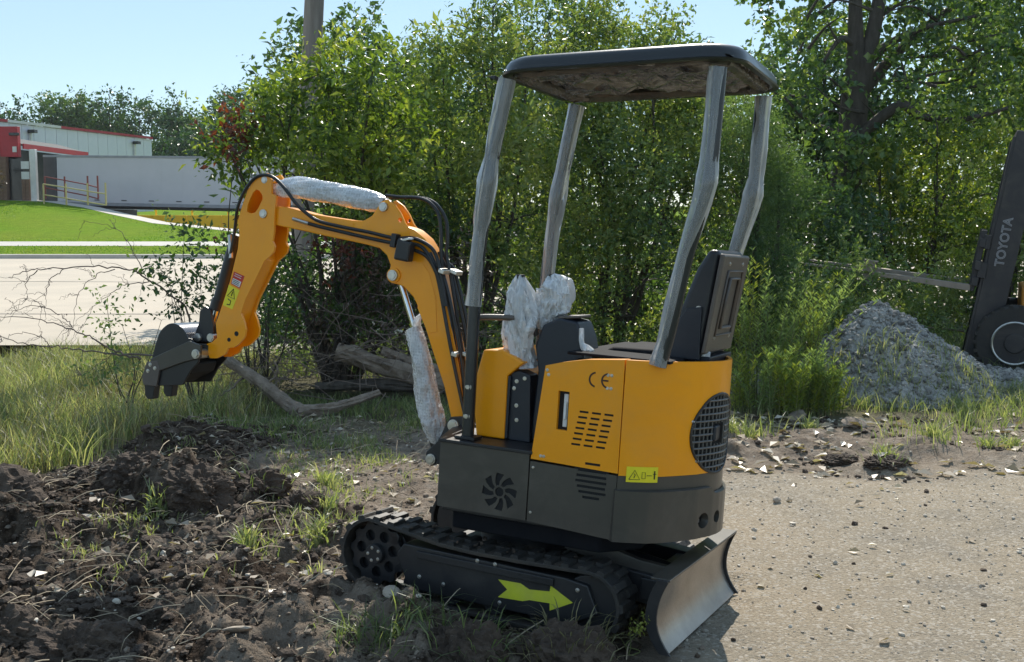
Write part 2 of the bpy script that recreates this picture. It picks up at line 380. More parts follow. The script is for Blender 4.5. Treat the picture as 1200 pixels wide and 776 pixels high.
for k in range(8):                                        # fan shaped vent, curved blades
    t0 = 2 * pi * k / 8 + .25; pts = []
    for u, r_ in ((-.05, .027), (.08, .045), (.28, .062), (.45, .078), (1.02, .074), (.90, .058), (.70, .042), (.62, .027)):
        a = t0 + u * .75; pts.append((-.067 + r_ * cos(a), .522 + r_ * sin(a)))
    cs.append(MB().prism(pts, .42, .45))
hub_ = [(-.067 + .019 * cos(2 * pi * k / 16), .522 + .019 * sin(2 * pi * k / 16)) for k in range(16)]
cs.append(MB().prism(hub_, .42, .45)); cut(fp, cs)
sub(MB().box((-.067, .422, .522), (.17, .006, .17)), 'vent_shade_fill', 'shade_fill', fp, 0)  # black box painted as the shade inside the fan vent
rp_ = U(MB().prism([(-.192, .424), (-.192, .664), (-.552, .655), (-.552, .404)], -.428, .428), 'side_skirt', 'satin', 0)
lows = [(-.419, -.485, .686), (-.392, -.508, .664), (-.388, -.510, .643), (-.384, -.512, .622), (-.392, -.508, .601), (-.400, -.512, .580), (-.418, -.487, .560)]
cs = [MB().box(((a + b) / 2, .43, z - .006), (abs(a - b), .05, .0105)) for a, b, z in lows[1:]]; cut(rp_, cs); sub(MB().box((-.448, .412, .61), (.14, .026, .13)), 'vent_shade_fill', 'shade_fill', rp_, 0)  # black box in the slots, colour stands for their inner shade
bolt(rp_, (-.205, .428, .46), 'y', .004, .003); bolt(rp_, (-.205, .428, .64), 'y', .004, .003)
# side door, orange
door = U(MB().prism([(-.232, 1.047), (-.30, 1.066), (-.40, 1.086), (-.553, 1.100), (-.555, .664), (-.194, .674)], .30, .431), 'side_door', 'orange', 0)
cs = []
for r_ in range(7):
    for c_ in range(3):
        x = -.403 - c_ * .0505 + r_ * .0042; z = .8835 - r_ * .0215
        cs.append(MB().box((x, .43, z), (.037, .06, .0082)))
cs.append(MB().box(((lows[0][0] + lows[0][1]) / 2, .43, lows[0][2]), (.062, .05, .010)))
cs.append(MB().box((-.3155, .43, .8785), (.046, .05, .152)))
cut(door, cs)
sub(MB().box((-.44, .412, .80), (.21, .030, .22)).box((-.452, .412, .687), (.07, .03, .014)), 'vent_shade_fill', 'shade_fill', door, 0)  # black boxes give the door slots their shade by colour
lt = sub(MB().box((-.3155, .4065, .8785), (.05, .012, .156)), 'latch_shade_fill', 'shade_fill', door, 0)  # black box painted as shade at the bottom of the latch recess
door_latch = sub(MB().box((-.322, .411, .8785), (.019, .016, .13)).box((-.322, .423, .8785), (.011, .008, .07)), 'door_latch', 'white', door, .003)
for c in ((-.24, 1.03), (-.247, 1.012), (-.49, 1.035), (-.505, 1.035), (-.49, .985), (-.505, .985), (-.235, .69), (-.248, .69)):
    bolt(door, (c[0], .431, c[1]), 'y', .0045, .003)
def arc(cx, cz, r, a0, a1, w, n=18):
    o_ = [(cx - (r + w / 2) * cos(R(a0 + (a1 - a0) * k / n)), cz + (r + w / 2) * sin(R(a0 + (a1 - a0) * k / n))) for k in range(n + 1)]
    i_ = [(cx - (r - w / 2) * cos(R(a0 + (a1 - a0) * k / n)), cz + (r - w / 2) * sin(R(a0 + (a1 - a0) * k / n))) for k in range(n + 1)]
    return o_ + i_[::-1]
sub(MB().prism(arc(-.444, 1.013, .027, 100, 260, .0065), .4312, .4322), 'letter', 'ce', door, 0)
sub(MB().prism(arc(-.494, 1.013, .027, 100, 260, .0065), .4312, .4322).box((-.482, .4317, 1.013), (.022, .0009, .0062)), 'letter', 'ce', door, 0)
# orange counterweight shell with the round grille opening
cw = U(ring(planform(0, -.558), .657, 1.100), 'counterweight', 'orange', 0)
GY, GZ, GR = .075, .812, .158
cut(cw, [MB().tube([(-.70, GY, GZ), (-1.1, GY, GZ)], GR, 64), ring([(x * .965 - .015, y * .94) for x, y in planform(0, -.54)], 1.078, 1.2)])
tray = U(ring([(x * .962 - .018, y * .935) for x, y in planform(0, -.54)], 1.076, 1.081), 'engine_cover', 'matte', 0)
sub(MB().tube([(-.702, GY, GZ), (-.725, GY, GZ)], GR * .995, 48), 'grille_shade_disc', 'shade_fill', cw, 0)  # black disc, the shade deep in the opening put in as colour
def xs(y):
    y = abs(y); P = [(a, b) for a, b in PL][::-1]
    for (xa, ya), (xb, yb) in zip(P, P[1:]):
        if ya <= y <= yb: return xa + (xb - xa) * (y - ya) / (yb - ya)
    return PL[0][0]
gm = mat('grille_grey', (.13, .125, .12), (.08, .078, .075), 20, .4, .3)
dv = []; df = []
for i in range(25):
    y = GY - GR * .993 + 2 * GR * .993 * i / 24; hh = math.sqrt(max(0, (GR * .993) ** 2 - (y - GY) ** 2)); dv += [(xs(y) + .016, y, GZ - hh), (xs(y) + .016, y, GZ + hh)]
MB().add(dv, [(2 * i, 2 * i + 2, 2 * i + 3, 2 * i + 1) for i in range(24)]).build('grille_shade_sheet', M['shade_fill'], cw, 0, smooth=60)  # added dark sheet behind the bars, shade of the interior as colour
gp = []
for k in range(-5, 6):                                    # level bars
    z = GZ + k * .0265; hw = math.sqrt(max(0, (GR - .004) ** 2 - (z - GZ) ** 2))
    segs = [(-hw, hw)] if abs(k) > 1 else [(-hw, -.045), (.045, hw)]
    for a, b in segs:
        if b - a > .02:
            n = 10; gp.append(([(xs(GY + a + (b - a) * i / n) - .001, GY + a + (b - a) * i / n, z) for i in range(n + 1)], .0042))
for k in range(-6, 7):
    y = k * .0235; hh = math.sqrt(max(0, (GR - .004) ** 2 - y ** 2))
    segs = [(-hh, hh)] if abs(k) > 1 else [(-hh, -.042), (.042, hh)]
    for a, b in segs:
        if b - a > .02: gp.append(([(xs(GY + y) + .001, GY + y, GZ + a), (xs(GY + y) + .001, GY + y, GZ + b)], .0038))
gr = U(MB().tube([(xs(GY + GR * cos(t)) - .002, GY + GR * cos(t), GZ + GR * sin(t)) for t in [2 * pi * k / 48 for k in range(49)]], .0058, 8), 'grille_ring', 'black', 0)
for pth, r_ in gp: MB().tube(pth, r_, 6).build('grille_bar', gm, gr, 0)
sub(MB().box((-.785, GY, GZ), (.12, .07, .065)), 'exhaust_box', 'navy', gr, .01)
for t in (20, 95, 170, 250, 320): bolt(gr, (xs(GY + GR * cos(R(t))) + .004, GY + GR * cos(R(t)), GZ + GR * sin(R(t))), '-x', .006, .010)
# dark lower band and bumper skirt with its stepped edge
U(ring(planform(-.004, -.554), .56, .656), 'lower_band', 'satin', 0)
P1 = planform(.012, -.5535)
def skirt_z(y): return .600 - .028 * (1 - sstep(.085, .125, y)) if True else .6
vs, fs = [], []
Q = []
for (xa, ya), (xb, yb) in zip(P1, P1[1:]):
    m = max(2, int(math.hypot(xb - xa, yb - ya) / .012))
    Q += [(xa + (xb - xa) * i / m, ya + (yb - ya) * i / m) for i in range(m)]
Q.append(P1[-1])
for x, y in Q:
    zt = float(skirt_z(y)); vs += [(x, y, .402), (x, y, zt), (x * .985, y * .975, zt + .004), (x * .96, y * .95, .402)]
n = len(Q)
for i in range(n - 1):
    for k in range(4): fs.append((4 * i + k, 4 * i + (k + 1) % 4, 4 * i + 4 + (k + 1) % 4, 4 * i + 4 + k))
fs += [(0, 1, 2, 3), (4 * n - 4, 4 * n - 3, 4 * n - 2, 4 * n - 1)]
bs = U(MB().add(vs, fs), 'bumper_skirt', 'satin', 0)
holes = [MB().tube([(-.70, y, .470 + dz), (-1.0, y, .470 + dz)], r_, 24) for y, dz, r_ in ((.155, 0, .031), (.06, .004, .025))]
cut(bs, holes)
bk = ring([(x * .94, y * .93) for x, y in planform(0, -.56)], .404, .57); sub(bk, 'skirt_core', 'shade_fill', bs, 0)
sub(MB().box((-.80, .165, .468), (.03, .03, .018)), 'tow_eye', 'zinc', bs, .004)
# warning sticker on the counterweight corner
def wrap_plate(parent, m, y0, y1, z0, z1, off, name):
    n = 8; vs = []; fs = []
    for i in range(n + 1):
        y = y0 + (y1 - y0) * i / n; x = xs(y) - off
        vs += [(x, y + off * .5, z0), (x, y + off * .5, z1)]
    fs = [(2 * i, 2 * i + 2, 2 * i + 3, 2 * i + 1) for i in range(n)]
    return MB().add(vs, fs).build(name, m, parent, 0, smooth=60)
wp = wrap_plate(cw, M['yellow'], .418, .348, .635, .695, .0035, 'warning_sticker')
def wline(pts, r_=.0012, name='sticker_print'):
    v3 = [(xs(y) - .0048, y + .0025, z) for y, z in pts]
    return MB().tube(v3, r_, 4).build(name, M['print'], wp, 0)
wline([(.414, .646), (.4035, .682), (.3925, .646), (.414, .646)]); wline([(.405, .652), (.402, .664), (.405, .668)], .0014)
wline([(.388, .65), (.388, .674), (.381, .674), (.381, .65), (.388, .65)], .0009); wline([(.378, .662), (.366, .662)], .0012)
wline([(.358, .648), (.358, .68)], .0026); wline([(.3625, .668), (.3535, .668)], .0012)

# ---- front cowl, console, levers
cowl = U(MB().prism([(.024, 1.075), (.112, 1.067), (.150, .906), (.122, .706), (-.008, .706), (-.005, .968), (-.040, 1.0), (-.076, 1.03)], -.10, .28), 'front_cowl', 'orange', .008)
sub(MB().box((-.012, .20, .84), (.012, .15, .26)), 'cowl_inner_plate', 'navy', cowl, .002)
cf = U(MB().prism([(-.015, .704), (-.012, .985), (-.05, .995), (-.10, .98), (-.115, .704)], .18, .262), 'pedal_bracket', 'navy', .004)
for c in ((-.04, .95), (-.03, .92), (-.045, .85), (-.05, .79), (-.075, .965)): bolt(cf, (c[0], .262, c[1]), 'y', .006, .004)
U(MB().prism([(-.10, .704), (-.12, 1.00), (-.10, 1.10), (-.13, 1.19), (-.20, 1.225), (-.28, 1.215), (-.31, 1.15), (-.33, 1.06), (-.36, 1.03), (-.36, .704)], .07, .24), 'lever_console', 'navy', .012)
U(MB().box((-.235, .155, 1.229), (.09, .15, .012), (0, R(6), 0)), 'console_top', 'seatback', .004)
U(MB().prism([(-.30, .70), (-.30, 1.072), (-.56, 1.092), (-.70, 1.092), (-.70, .70)], -.40, .30), 'inner_housing', 'navy', .006)
def crumple(name, path, radii, m, parent, seed, seg=26, amp=.22, nring=26, flat=.8, fl=.31, fa=3):
    """crumpled plastic sleeve: a tube with folds and pinches"""
    P = spline(path, max(2, nring // (len(path) - 1))); n = len(P); vs = []; rr = np.interp(np.linspace(0, 1, n), np.linspace(0, 1, len(radii)), radii)
    t0 = (P[1] - P[0]).normalized(); nn = t0.orthogonal().normalized()
    for i, p in enumerate(P):
        t = (P[min(i + 1, n - 1)] - P[max(i - 1, 0)]).normalized(); nn = (nn - t * nn.dot(t)).normalized(); bn = t.cross(nn)
        for k in range(seg):
            a = 2 * pi * k / seg
            f = float(fbm(cos(a) * 1.7 + seed * 9 + 50, sin(a) * 1.7 + i * .13 + 50, seed, 3)); g = abs(float(fbm(cos(a) * fa + 80 + i * fl * .2, sin(a) * fa + i * fl + 90, seed + 5, 3)) - .5) * 2
            r_ = rr[i] * (1 + amp * ((f - .5) * 2.2 - g * 1.1))
            vs.append(p + (nn * cos(a) * flat + bn * sin(a)) * r_)
    fs = [(i * seg + k, i * seg + (k + 1) % seg, (i + 1) * seg + (k + 1) % seg, (i + 1) * seg + k) for i in range(n - 1) for k in range(seg)]
    fs += [tuple(range(seg - 1, -1, -1)), tuple((n - 1) * seg + k for k in range(seg))]
    return MB().add(vs, fs).build(name, m, parent, 0, smooth=28)
for k, (pa, ra, base_) in enumerate((([(-.035, .20, 1.0), (-.02, .2, 1.12), (.0, .19, 1.25), (.008, .18, 1.385)], [.075, .070, .082, .078, .066, .016], (-.03, .2, 1.0)),
                                     ([(-.09, .12, 1.16), (-.10, .11, 1.25), (-.12, .10, 1.33), (-.10, .10, 1.395)], [.06, .078, .098, .095, .07, .014], (-.12, .11, 1.1)))):
    lev = U(MB().tube([base_, pa[2]], .011, 12).tube([pa[2], pa[3]], .019, 12), 'control_lever', 'black', .001)
    for j in range(2): crumple('plastic_bag', [(x, y, z) for x, y, z in pa], [r * (1 - .12 * j) for r in ra], M['bag'], lev, 3 + k * 4 + j, amp=.55, nring=30, seg=48, fl=.13, fa=2.5)
MBh = MB().tube(spline([(.14, .30, 1.198), (.10, .28, 1.204), (.0, .24, 1.207), (-.06, .2, 1.20), (-.08, .18, 1.14)], 6), .0125, 12)
U(MBh, 'grab_handle', 'seatback', 0)
crumple('cable_bundle', [(-.30, .24, 1.19), (-.31, .25, 1.13), (-.34, .25, 1.10), (-.345, .24, 1.06)], [.012, .012, .03, .02], M['bag'], ex, 31, seg=12, nring=12).rotation_euler = (0, 0, SLEW)

# ---- seat
sb = MB(); ang = math.atan2(.059, .40)
seat = U(MB().prism([(-.815, 1.535), (-.770, 1.540), (-.725, 1.46), (-.69, 1.36), (-.665, 1.28), (-.645, 1.14), (-.66, 1.10), (-.765, 1.10)], -.285, .135), 'seat_backrest', 'vinyl', .035, seg=4)
bp = sub(MB().prism([(-.818, 1.525), (-.838, 1.518), (-.786, 1.125), (-.768, 1.122)], -.30, .15), 'back_shell', 'seatback', seat, .012, seg=3)
def onback(v, w, off):   # v across, w up from the shell's foot
    return (-.786 - .052 * w / .393 - off, v, 1.125 + w)
for hw, w0, w1, t_ in ((.135, .07, .33, .006), (.085, .10, .30, .010)):
    fr_ = MB(); ps = [onback(-.075 - hw, w0, t_ * .5), onback(-.075 + hw, w0, t_ * .5), onback(-.075 + hw * .95, w1, t_ * .5), onback(-.075 - hw * .95, w1, t_ * .5), onback(-.075 - hw, w0, t_ * .5)]
    sub(fr_.tube(ps, t_ * .8, 6), 'moulded_ridge', 'seatback', bp, 0, smooth=60)
for v, w in ((-.19, .36), (.04, .36), (-.20, .06), (.05, .06)): bolt(bp, onback(v, w, .0), '-x', .006, .004)
for c in ((-.745, 1.30), (-.71, 1.22), (-.735, 1.13)): bolt(seat, (c[0], .134, c[1]), 'y', .009, .008)
sub(MB().prism([(-.63, 1.10), (-.64, 1.20), (-.70, 1.30), (-.76, 1.31), (-.765, 1.10)], .136, .15), 'hinge_plate', 'navy', seat, .003)
U(MB().prism([(-.36, 1.05), (-.36, 1.10), (-.40, 1.120), (-.66, 1.125), (-.70, 1.05)], -.28, .13), 'seat_cushion', 'matte', .02, seg=3)
U(MB().box((-.70, -.07, 1.095), (.2, .36, .035)), 'seat_slide', 'navy', .004)
U(MB().box((-.50, .0, 1.098), (.42, .72, .012)), 'seat_platform', 'matte', .004)
crumple('film_scrap', [(-.60, .10, 1.125), (-.68, .12, 1.125), (-.79, .08, 1.12)], [.012, .03, .015], M['bag'], ex, 12, seg=14, nring=10).rotation_euler = (0, 0, SLEW)

# ---- canopy : four wrapped posts and the roof
FP = [(.118, .71), (.120, .97), (.122, 1.25), (.108, 1.55), (.078, 1.85), (.028, 2.16)]
RP = [(-.672, 1.085), (-.70, 1.22), (-.745, 1.50), (-.80, 1.74), (-.812, 1.86), (-.816, 2.05), (-.818, 2.20)]
k_ = 0
for prof, front in ((FP, True), (RP, False)):
    for sy in (1, -1):
        pts = [(x, .365 * sy, z) for x, z in prof]
        po = U(MB().tube(spline(pts, 6), .0255, 16), 'canopy_post', 'postm', 0)
        so_ = (.008, -.010, .011, -.009)[k_]; wr = [(p[0] + so_, p[1], p[2]) for p in pts if p[2] > (1.24 if front else 1.0)]
        ra = [.035, .031, .033, .031, .036, .042, .033, .035, .033, .036]
        random.seed(40 + k_); ra = [r * random.uniform(.97, 1.12) for r in ra]; k_ += 1
        crumple('plastic_wrap', wr, ra, M['filmc'], po, 50 + k_, seg=24, amp=.14, nring=40, flat=.98, fl=.07, fa=2)
        if front:
            for z in (.80, .92): bolt(po, (.119, .385 * sy, z), 'y', .010, .008 * sy)
            sub(MB().box((.118, .36 * sy, .712), (.09, .08, .012)), 'foot_plate', 'black', po, .002)
def rrect(x0, x1, hy, r, n=7):
    P = []
    for cx, cy, a0 in ((x1 - r, hy - r, 0), (x0 + r, hy - r, 90), (x0 + r, -hy + r, 180), (x1 - r, -hy + r, 270)):
        for k in range(n + 1): a = R(a0 + 90 * k / n); P.append((cx + r * cos(a), cy + r * sin(a)))
    return P
def slope(x): return 2.180 + (.06 - x) / .95 * .050
lay = [(.012, -.006, 0), (-.008, -.005, 0), (-.010, .003, 0), (-.002, .007, 0), (.0, .022, 0), (.004, .036, 0), (.013, .050, 0), (.030, .060, 0), (.07, .067, 0), (.16, .073, 0), (.3, .076, 0)]
vs = []; fs = []; nn_ = 0
for ins, dz, _ in lay:
    ring_ = rrect(-.895 + ins * 1.0, .075 - ins, .425 - ins, max(.03, .15 - ins * .3))
    nn_ = len(ring_); vs += [(x, y, slope(x) + dz) for x, y in ring_]
for i in range(len(lay) - 1):
    for k in range(nn_): fs.append((i * nn_ + k, i * nn_ + (k + 1) % nn_, (i + 1) * nn_ + (k + 1) % nn_, (i + 1) * nn_ + k))
top = len(lay) - 1; fs.append(tuple(top * nn_ + k for k in range(nn_)))
lay2 = [(.014, .000), (.024, .004), (.030, .035), (.10, .060), (.3, .070)]
o0 = len(vs)
for ins, dz in lay2:
    ring_ = rrect(-.895 + ins, .075 - ins, .425 - ins, max(.03, .15 - ins * .3)); vs += [(x, y, slope(x) + dz) for x, y in ring_]
for i in range(len(lay2) - 1):
    for k in range(nn_): fs.append((o0 + i * nn_ + k, o0 + (i + 1) * nn_ + k, o0 + (i + 1) * nn_ + (k + 1) % nn_, o0 + i * nn_ + (k + 1) % nn_))
fs.append(tuple(o0 + (len(lay2) - 1) * nn_ + k for k in range(nn_ - 1, -1, -1)))
for k in range(nn_): fs.append((k, o0 + k, o0 + (k + 1) % nn_, (k + 1) % nn_))
roof = U(MB().add(vs, fs), 'canopy_roof', 'roofp', 0, smooth=50)
# film-covered inner frame and loose film hanging under the roof
ins_frame = spline([(x, y, slope(x) + .012) for x, y in rrect(-.83, .02, .36, .10, 4)] + [(.02, .30, slope(.02) + .012)], 2)
crumple('wrapped_frame', ins_frame, [.030, .036, .028, .034, .040, .03, .036, .03], M['under'], roof, 77, seg=12, amp=.35, nring=90)
def sheet(name, x0, x1, y0, y1, z, amp, m, seed, nx=26, ny=22, dip=0):
    X, Y = np.meshgrid(np.linspace(x0, x1, nx), np.linspace(y0, y1, ny)); h = fbm(X * 9 + seed, Y * 5 + seed, seed, 4); rdg = np.abs(fbm(X * 7 + Y * 6, Y * 9 - X * 3, seed + 3, 3) - .5)
    Z = 2.163 + (.06 - X) / .95 * .050 + z + (h - .5) * amp - rdg * amp * 1.4 - dip * (1 - ((X - (x0 + x1) / 2) / (x1 - x0) * 2) ** 2)
    V = np.stack([X.ravel(), Y.ravel(), Z.ravel()], 1); i = np.arange((nx - 1) * (ny - 1)); a = (i // (nx - 1)) * nx + i % (nx - 1)
    o = npmesh(name, V, np.stack([a, a + 1, a + nx + 1, a + nx], 1), m, roof, smooth=False); return o
sheet('roof_lining', -.868, .045, -.395, .395, .034, .05, M['lining'], 5, 70, 60)
U(MB().prism([(.075, 2.152), (.115, 2.166), (.075, 2.170)], .30, .40), 'canopy_fin', 'black', .002)

# ---- boom, stick, bucket (all in the plane y = 0)
BO = [(1.395, 1.621), (1.30, 1.620), (1.21, 1.606), (1.13, 1.592), (1.03, 1.583), (.93, 1.575), (.85, 1.575), (.76, 1.575), (.66, 1.566), (.60, 1.548), (.545, 1.512), (.500, 1.455), (.468, 1.392),
      (.430, 1.27), (.395, 1.17), (.355, 1.03), (.322, .90), (.296, .78), (.284, .72), (.296, .682), (.325, .668), (.352, .69), (.366, .74), (.405, .86), (.472, 1.01), (.545, 1.18), (.585, 1.245), (.64, 1.29),
      (.672, 1.297), (.708, 1.302), (.724, 1.34), (.712, 1.38), (.735, 1.425), (.775, 1.455), (.85, 1.468), (.96, 1.482), (1.07, 1.495), (1.16, 1.508), (1.26, 1.520), (1.35, 1.530), (1.41, 1.535), (1.43, 1.58)]
boom = U(MB().prism(BO, -.044, .044), 'boom', 'orange', .006)
EAR = [(.92, 1.566), (.86, 1.577), (.82, 1.60), (.80, 1.63), (.778, 1.665), (.745, 1.678), (.705, 1.655), (.672, 1.617), (.648, 1.575), (.62, 1.545), (.62, 1.50), (.92, 1.50)]
for s_ in (1, -1):
    e = sub(MB().prism(EAR, .032 * s_, .0475 * s_), 'cylinder_bracket', 'orange', boom, .003)
    cut(e, [MB().tube([(.672, -.1, 1.588), (.672, .1, 1.588)], .010, 14)])
def pin(parent, x, z, w, r_=.017, name='pivot_pin'):
    return sub(MB().tube([(x, -w, z), (x, w, z)], r_, 6).tube([(x, -w * .96, z), (x, w * .96, z)], r_ * 1.25, 20), name, 'zinc', parent, .002)
pin(boom, .757, 1.642, .066); pin(boom, .690, 1.337, .066, .020)
for s_ in (1, -1): sub(MB().tube([(.690, .043 * s_, 1.337), (.690, .053 * s_, 1.337)], .034, 24), 'pin_boss', 'orange', boom, .002)
sub(MB().prism([(.545, 1.40), (.56, 1.20), (.50, 1.09), (.455, 1.10), (.47, 1.25), (.51, 1.36)], .044, .0465), 'stiffener_plate', 'orange', boom, .002)
# boom foot bracket and slew mount
mt = U(MB().prism([(.18, .70), (.285, .745), (.345, .735), (.368, .695), (.40, .62), (.455, .565), (.458, .52), (.425, .505), (.385, .52), (.34, .46), (.18, .43)], .06, .085).prism([(.18, .70), (.285, .745), (.345, .735), (.368, .695), (.40, .62), (.455, .565), (.458, .52), (.425, .505), (.385, .52), (.34, .46), (.18, .43)], -.085, -.06), 'boom_mount', 'black', .004)
pin(mt, .325, .700, .098, .022); pin(mt, .427, .536, .098, .020)
# stick
ST = [(1.48, 1.731), (1.508, 1.69), (1.535, 1.62), (1.557, 1.547), (1.546, 1.485), (1.551, 1.406), (1.590, 1.244), (1.641, 1.096), (1.664, 1.038), (1.652, .967), (1.680, .945), (1.713, .932), (1.712, .895), (1.690, .864), (1.650, .867), (1.600, .893), (1.583, .924), (1.55, .93),
      (1.525, .946), (1.49, .985), (1.484, 1.02), (1.497, 1.06), (1.518, 1.098), (1.497, 1.163), (1.44, 1.27), (1.393, 1.36), (1.362, 1.385), (1.343, 1.405), (1.338, 1.43), (1.352, 1.455), (1.346, 1.50), (1.346, 1.60), (1.343, 1.67), (1.37, 1.678), (1.374, 1.745), (1.40, 1.775), (1.445, 1.762)]
SLOT = [(1.458, 1.695), (1.440, 1.690), (1.424, 1.672), (1.418, 1.652), (1.440, 1.61), (1.460, 1.585), (1.488, 1.580), (1.508, 1.588), (1.505, 1.62), (1.49, 1.655), (1.476, 1.68)]
stick = U(MB().prism(ST, .046, .060), 'stick', 'orange', 0)
cut(stick, [MB().prism(SLOT, .0, .2)]);
far = sub(MB().prism(ST, -.060, -.046), 'stick_far_plate', 'orange', stick, 0); 
cut_far = far
inner = [(1.545, 1.50), (1.540, 1.405), (1.580, 1.242), (1.632, 1.09), (1.652, 1.035), (1.640, .985), (1.60, .96), (1.56, 1.0), (1.53, 1.10), (1.505, 1.17), (1.45, 1.275), (1.405, 1.36), (1.42, 1.45)]
sub(MB().prism(inner, -.0455, .0455), 'stick_core', 'orange', stick, .002)
edge = [(1.474, 1.722), (1.502, 1.683), (1.529, 1.615), (1.549, 1.547), (1.541, 1.50)]
sub(MB().prism(edge + [(x - .010, z - .003) for x, z in edge[::-1]], -.0455, .0455), 'stick_cover_plate', 'orange', stick, .001)
pin(stick, 1.41, 1.582, .070, .017); pin(stick, 1.415, 1.742, .064, .014)
for s_ in (1, -1):
    for c, r_ in (((1.537, .998), .012), ((1.580, .965), .010)): sub(MB().tube([(c[0], .059 * s_, c[1]), (c[0], .0612 * s_, c[1])], r_, 18), 'bore', 'shade_fill', stick, 0)
# stickers on the stick
q1 = [(1.567, 1.297), (1.504, 1.279), (1.529, 1.217), (1.583, 1.237)]; q2 = [(1.595, 1.231), (1.529, 1.209), (1.567, 1.113), (1.625, 1.13)]
sk1 = sub(MB().prism(q1, .0604, .0612), 'red_sticker', 'red', stick, 0)
def lerp2(q, u, v): a = [q[0][i] + (q[1][i] - q[0][i]) * u for i in (0, 1)]; b = [q[3][i] + (q[2][i] - q[3][i]) * u for i in (0, 1)]; return (a[0] + (b[0] - a[0]) * v, a[1] + (b[1] - a[1]) * v)
sub(MB().prism([lerp2(q1, .08, .5), lerp2(q1, .92, .5), lerp2(q1, .92, .93), lerp2(q1, .08, .93)], .0613, .0618), 'sticker_field', 'white', stick, 0)
for v in (.12, .28, .6, .72, .84): sub(MB().tube([(lambda p: (p[0], .0622, p[1]))(lerp2(q1, u, v)) for u in (.15, .8)], .0016, 4), 'sticker_print', 'white' if v < .4 else 'print', stick, 0)
sub(MB().prism(q2, .0604, .0612), 'yellow_sticker', 'yellow', stick, 0)
tri = [lerp2(q2, u, v) for u, v in ((.5, .08), (.85, .5), (.15, .5), (.5, .08))]
sub(MB().tube([(x, .0618, z) for x, z in tri], .0022, 4), 'sticker_print', 'print', stick, 0)
sub(MB().tube([(lambda p: (p[0], .0618, p[1]))(lerp2(q2, u, v)) for u, v in ((.5, .22), (.5, .43))], .0026, 4), 'sticker_print', 'print', stick, 0)
sub(MB().tube([(lambda p: (p[0], .0618, p[1]))(lerp2(q2, u, v)) for u, v in ((.3, .62), (.6, .66), (.62, .85), (.35, .88))], .0026, 4), 'sticker_print', 'print', stick, 0)
# bucket cylinder, link, bucket
bc = U(MB().tube([(1.606, .0, 1.475), (1.70, .0, 1.13)], [.030, .032], 18), 'bucket_cylinder', 'black', .003)
sub(MB().tube([(1.70, 0, 1.13), (1.737, 0, 1.0)], .013, 12), 'cylinder_rod', 'chrome', bc, 0)
sub(MB().tube([(1.712, 0, 1.10), (1.695, 0, 1.155)], .036, 18), 'cylinder_gland', 'black', bc, .002)
LK = [(1.745, 1.115), (1.712, 1.10), (1.690, 1.03), (1.685, .97), (1.70, .945), (1.735, .94), (1.79, .94), (1.80, .975), (1.778, 1.03), (1.775, 1.09)]
lk = U(MB().prism(LK, .030, .048).prism(LK, -.048, -.030), 'bucket_link', 'black', .004)
pin(lk, 1.775, .958, .064, .017); pin(lk, 1.694, .964, .064, .017)
BS = [(1.71, .90), (1.74, .93), (1.77, .955), (1.786, .955), (1.806, .984), (1.835, 1.008), (1.862, 1.018), (1.889, 1.021), (1.915, 1.014), (1.938, .999), (1.958, .98), (1.973, .956), (1.992, .90), (2.009, .837), (2.037, .792), (2.051, .735), (1.985, .70), (1.89, .711), (1.81, .723), (1.764, .80), (1.72, .845)]
bu = U(MB().prism(BS, .098, .110), 'bucket', 'black', .003)
sub(MB().prism(BS, -.110, -.098), 'far_side_plate', 'black', bu, .003)
back = spline([(x, 0, z) for x, z in BS[3:16]], 3); bk2 = [(p.x, p.z) for p in back]
ctr = (1.87, .86); inn_ = [(ctr[0] + (x - ctr[0]) * .955, ctr[1] + (z - ctr[1]) * .955) for x, z in bk2]
sub(MB().prism(bk2 + inn_[::-1], -.1085, .1085), 'bucket_shell', mat('bucket_shell_steel', (.10, .10, .11), (.16, .16, .17), 5, .22, .6, .1, 80, coat=.5), bu, .001)
sub(MB().prism([(2.012, .832), (1.771, .945), (1.70, .93), (1.70, .868), (1.80, .838), (1.96, .775)], .108, .122).prism([(1.83, .93), (1.70, .93), (1.70, .868), (1.80, .838)], .04, .06).prism([(1.83, .93), (1.70, .93), (1.70, .868), (1.80, .838)], -.06, -.04), 'bucket_ear', 'satin', bu, .003)
sub(MB().prism([(2.030, .815), (1.962, .83), (1.945, .79), (1.962, .70), (2.045, .70), (2.055, .74)], .110, .124), 'side_cutter', 'seatback', bu, .003)
for c in ((2.005, .805), (1.975, .79), (2.018, .772)): bolt(bu, (c[0], .124, c[1]), 'y', .007, .005)
for y in (.085, -.05): sub(MB().prism([(2.057, .745), (2.047, .645), (2.03, .628), (1.995, .632), (1.988, .70), (1.985, .745)], y - .022, y + .022), 'tooth', 'black', bu, .004)
sub(MB().prism([(2.05, .75), (2.045, .705), (1.975, .705), (1.975, .72)], -.108, .108), 'cutting_edge', 'black', bu, .002)
sub(MB().prism([(1.97, .712), (1.90, .716), (1.86, .74), (1.78, .78), (1.76, .83), (1.80, .86), (1.9, .80)], -.09, .09), 'bucket_shade_block', 'shade_fill', bu, .01)  # added black block, the shade inside the bucket as solid colour
pin(bu, 1.724, .885, .135, .019)
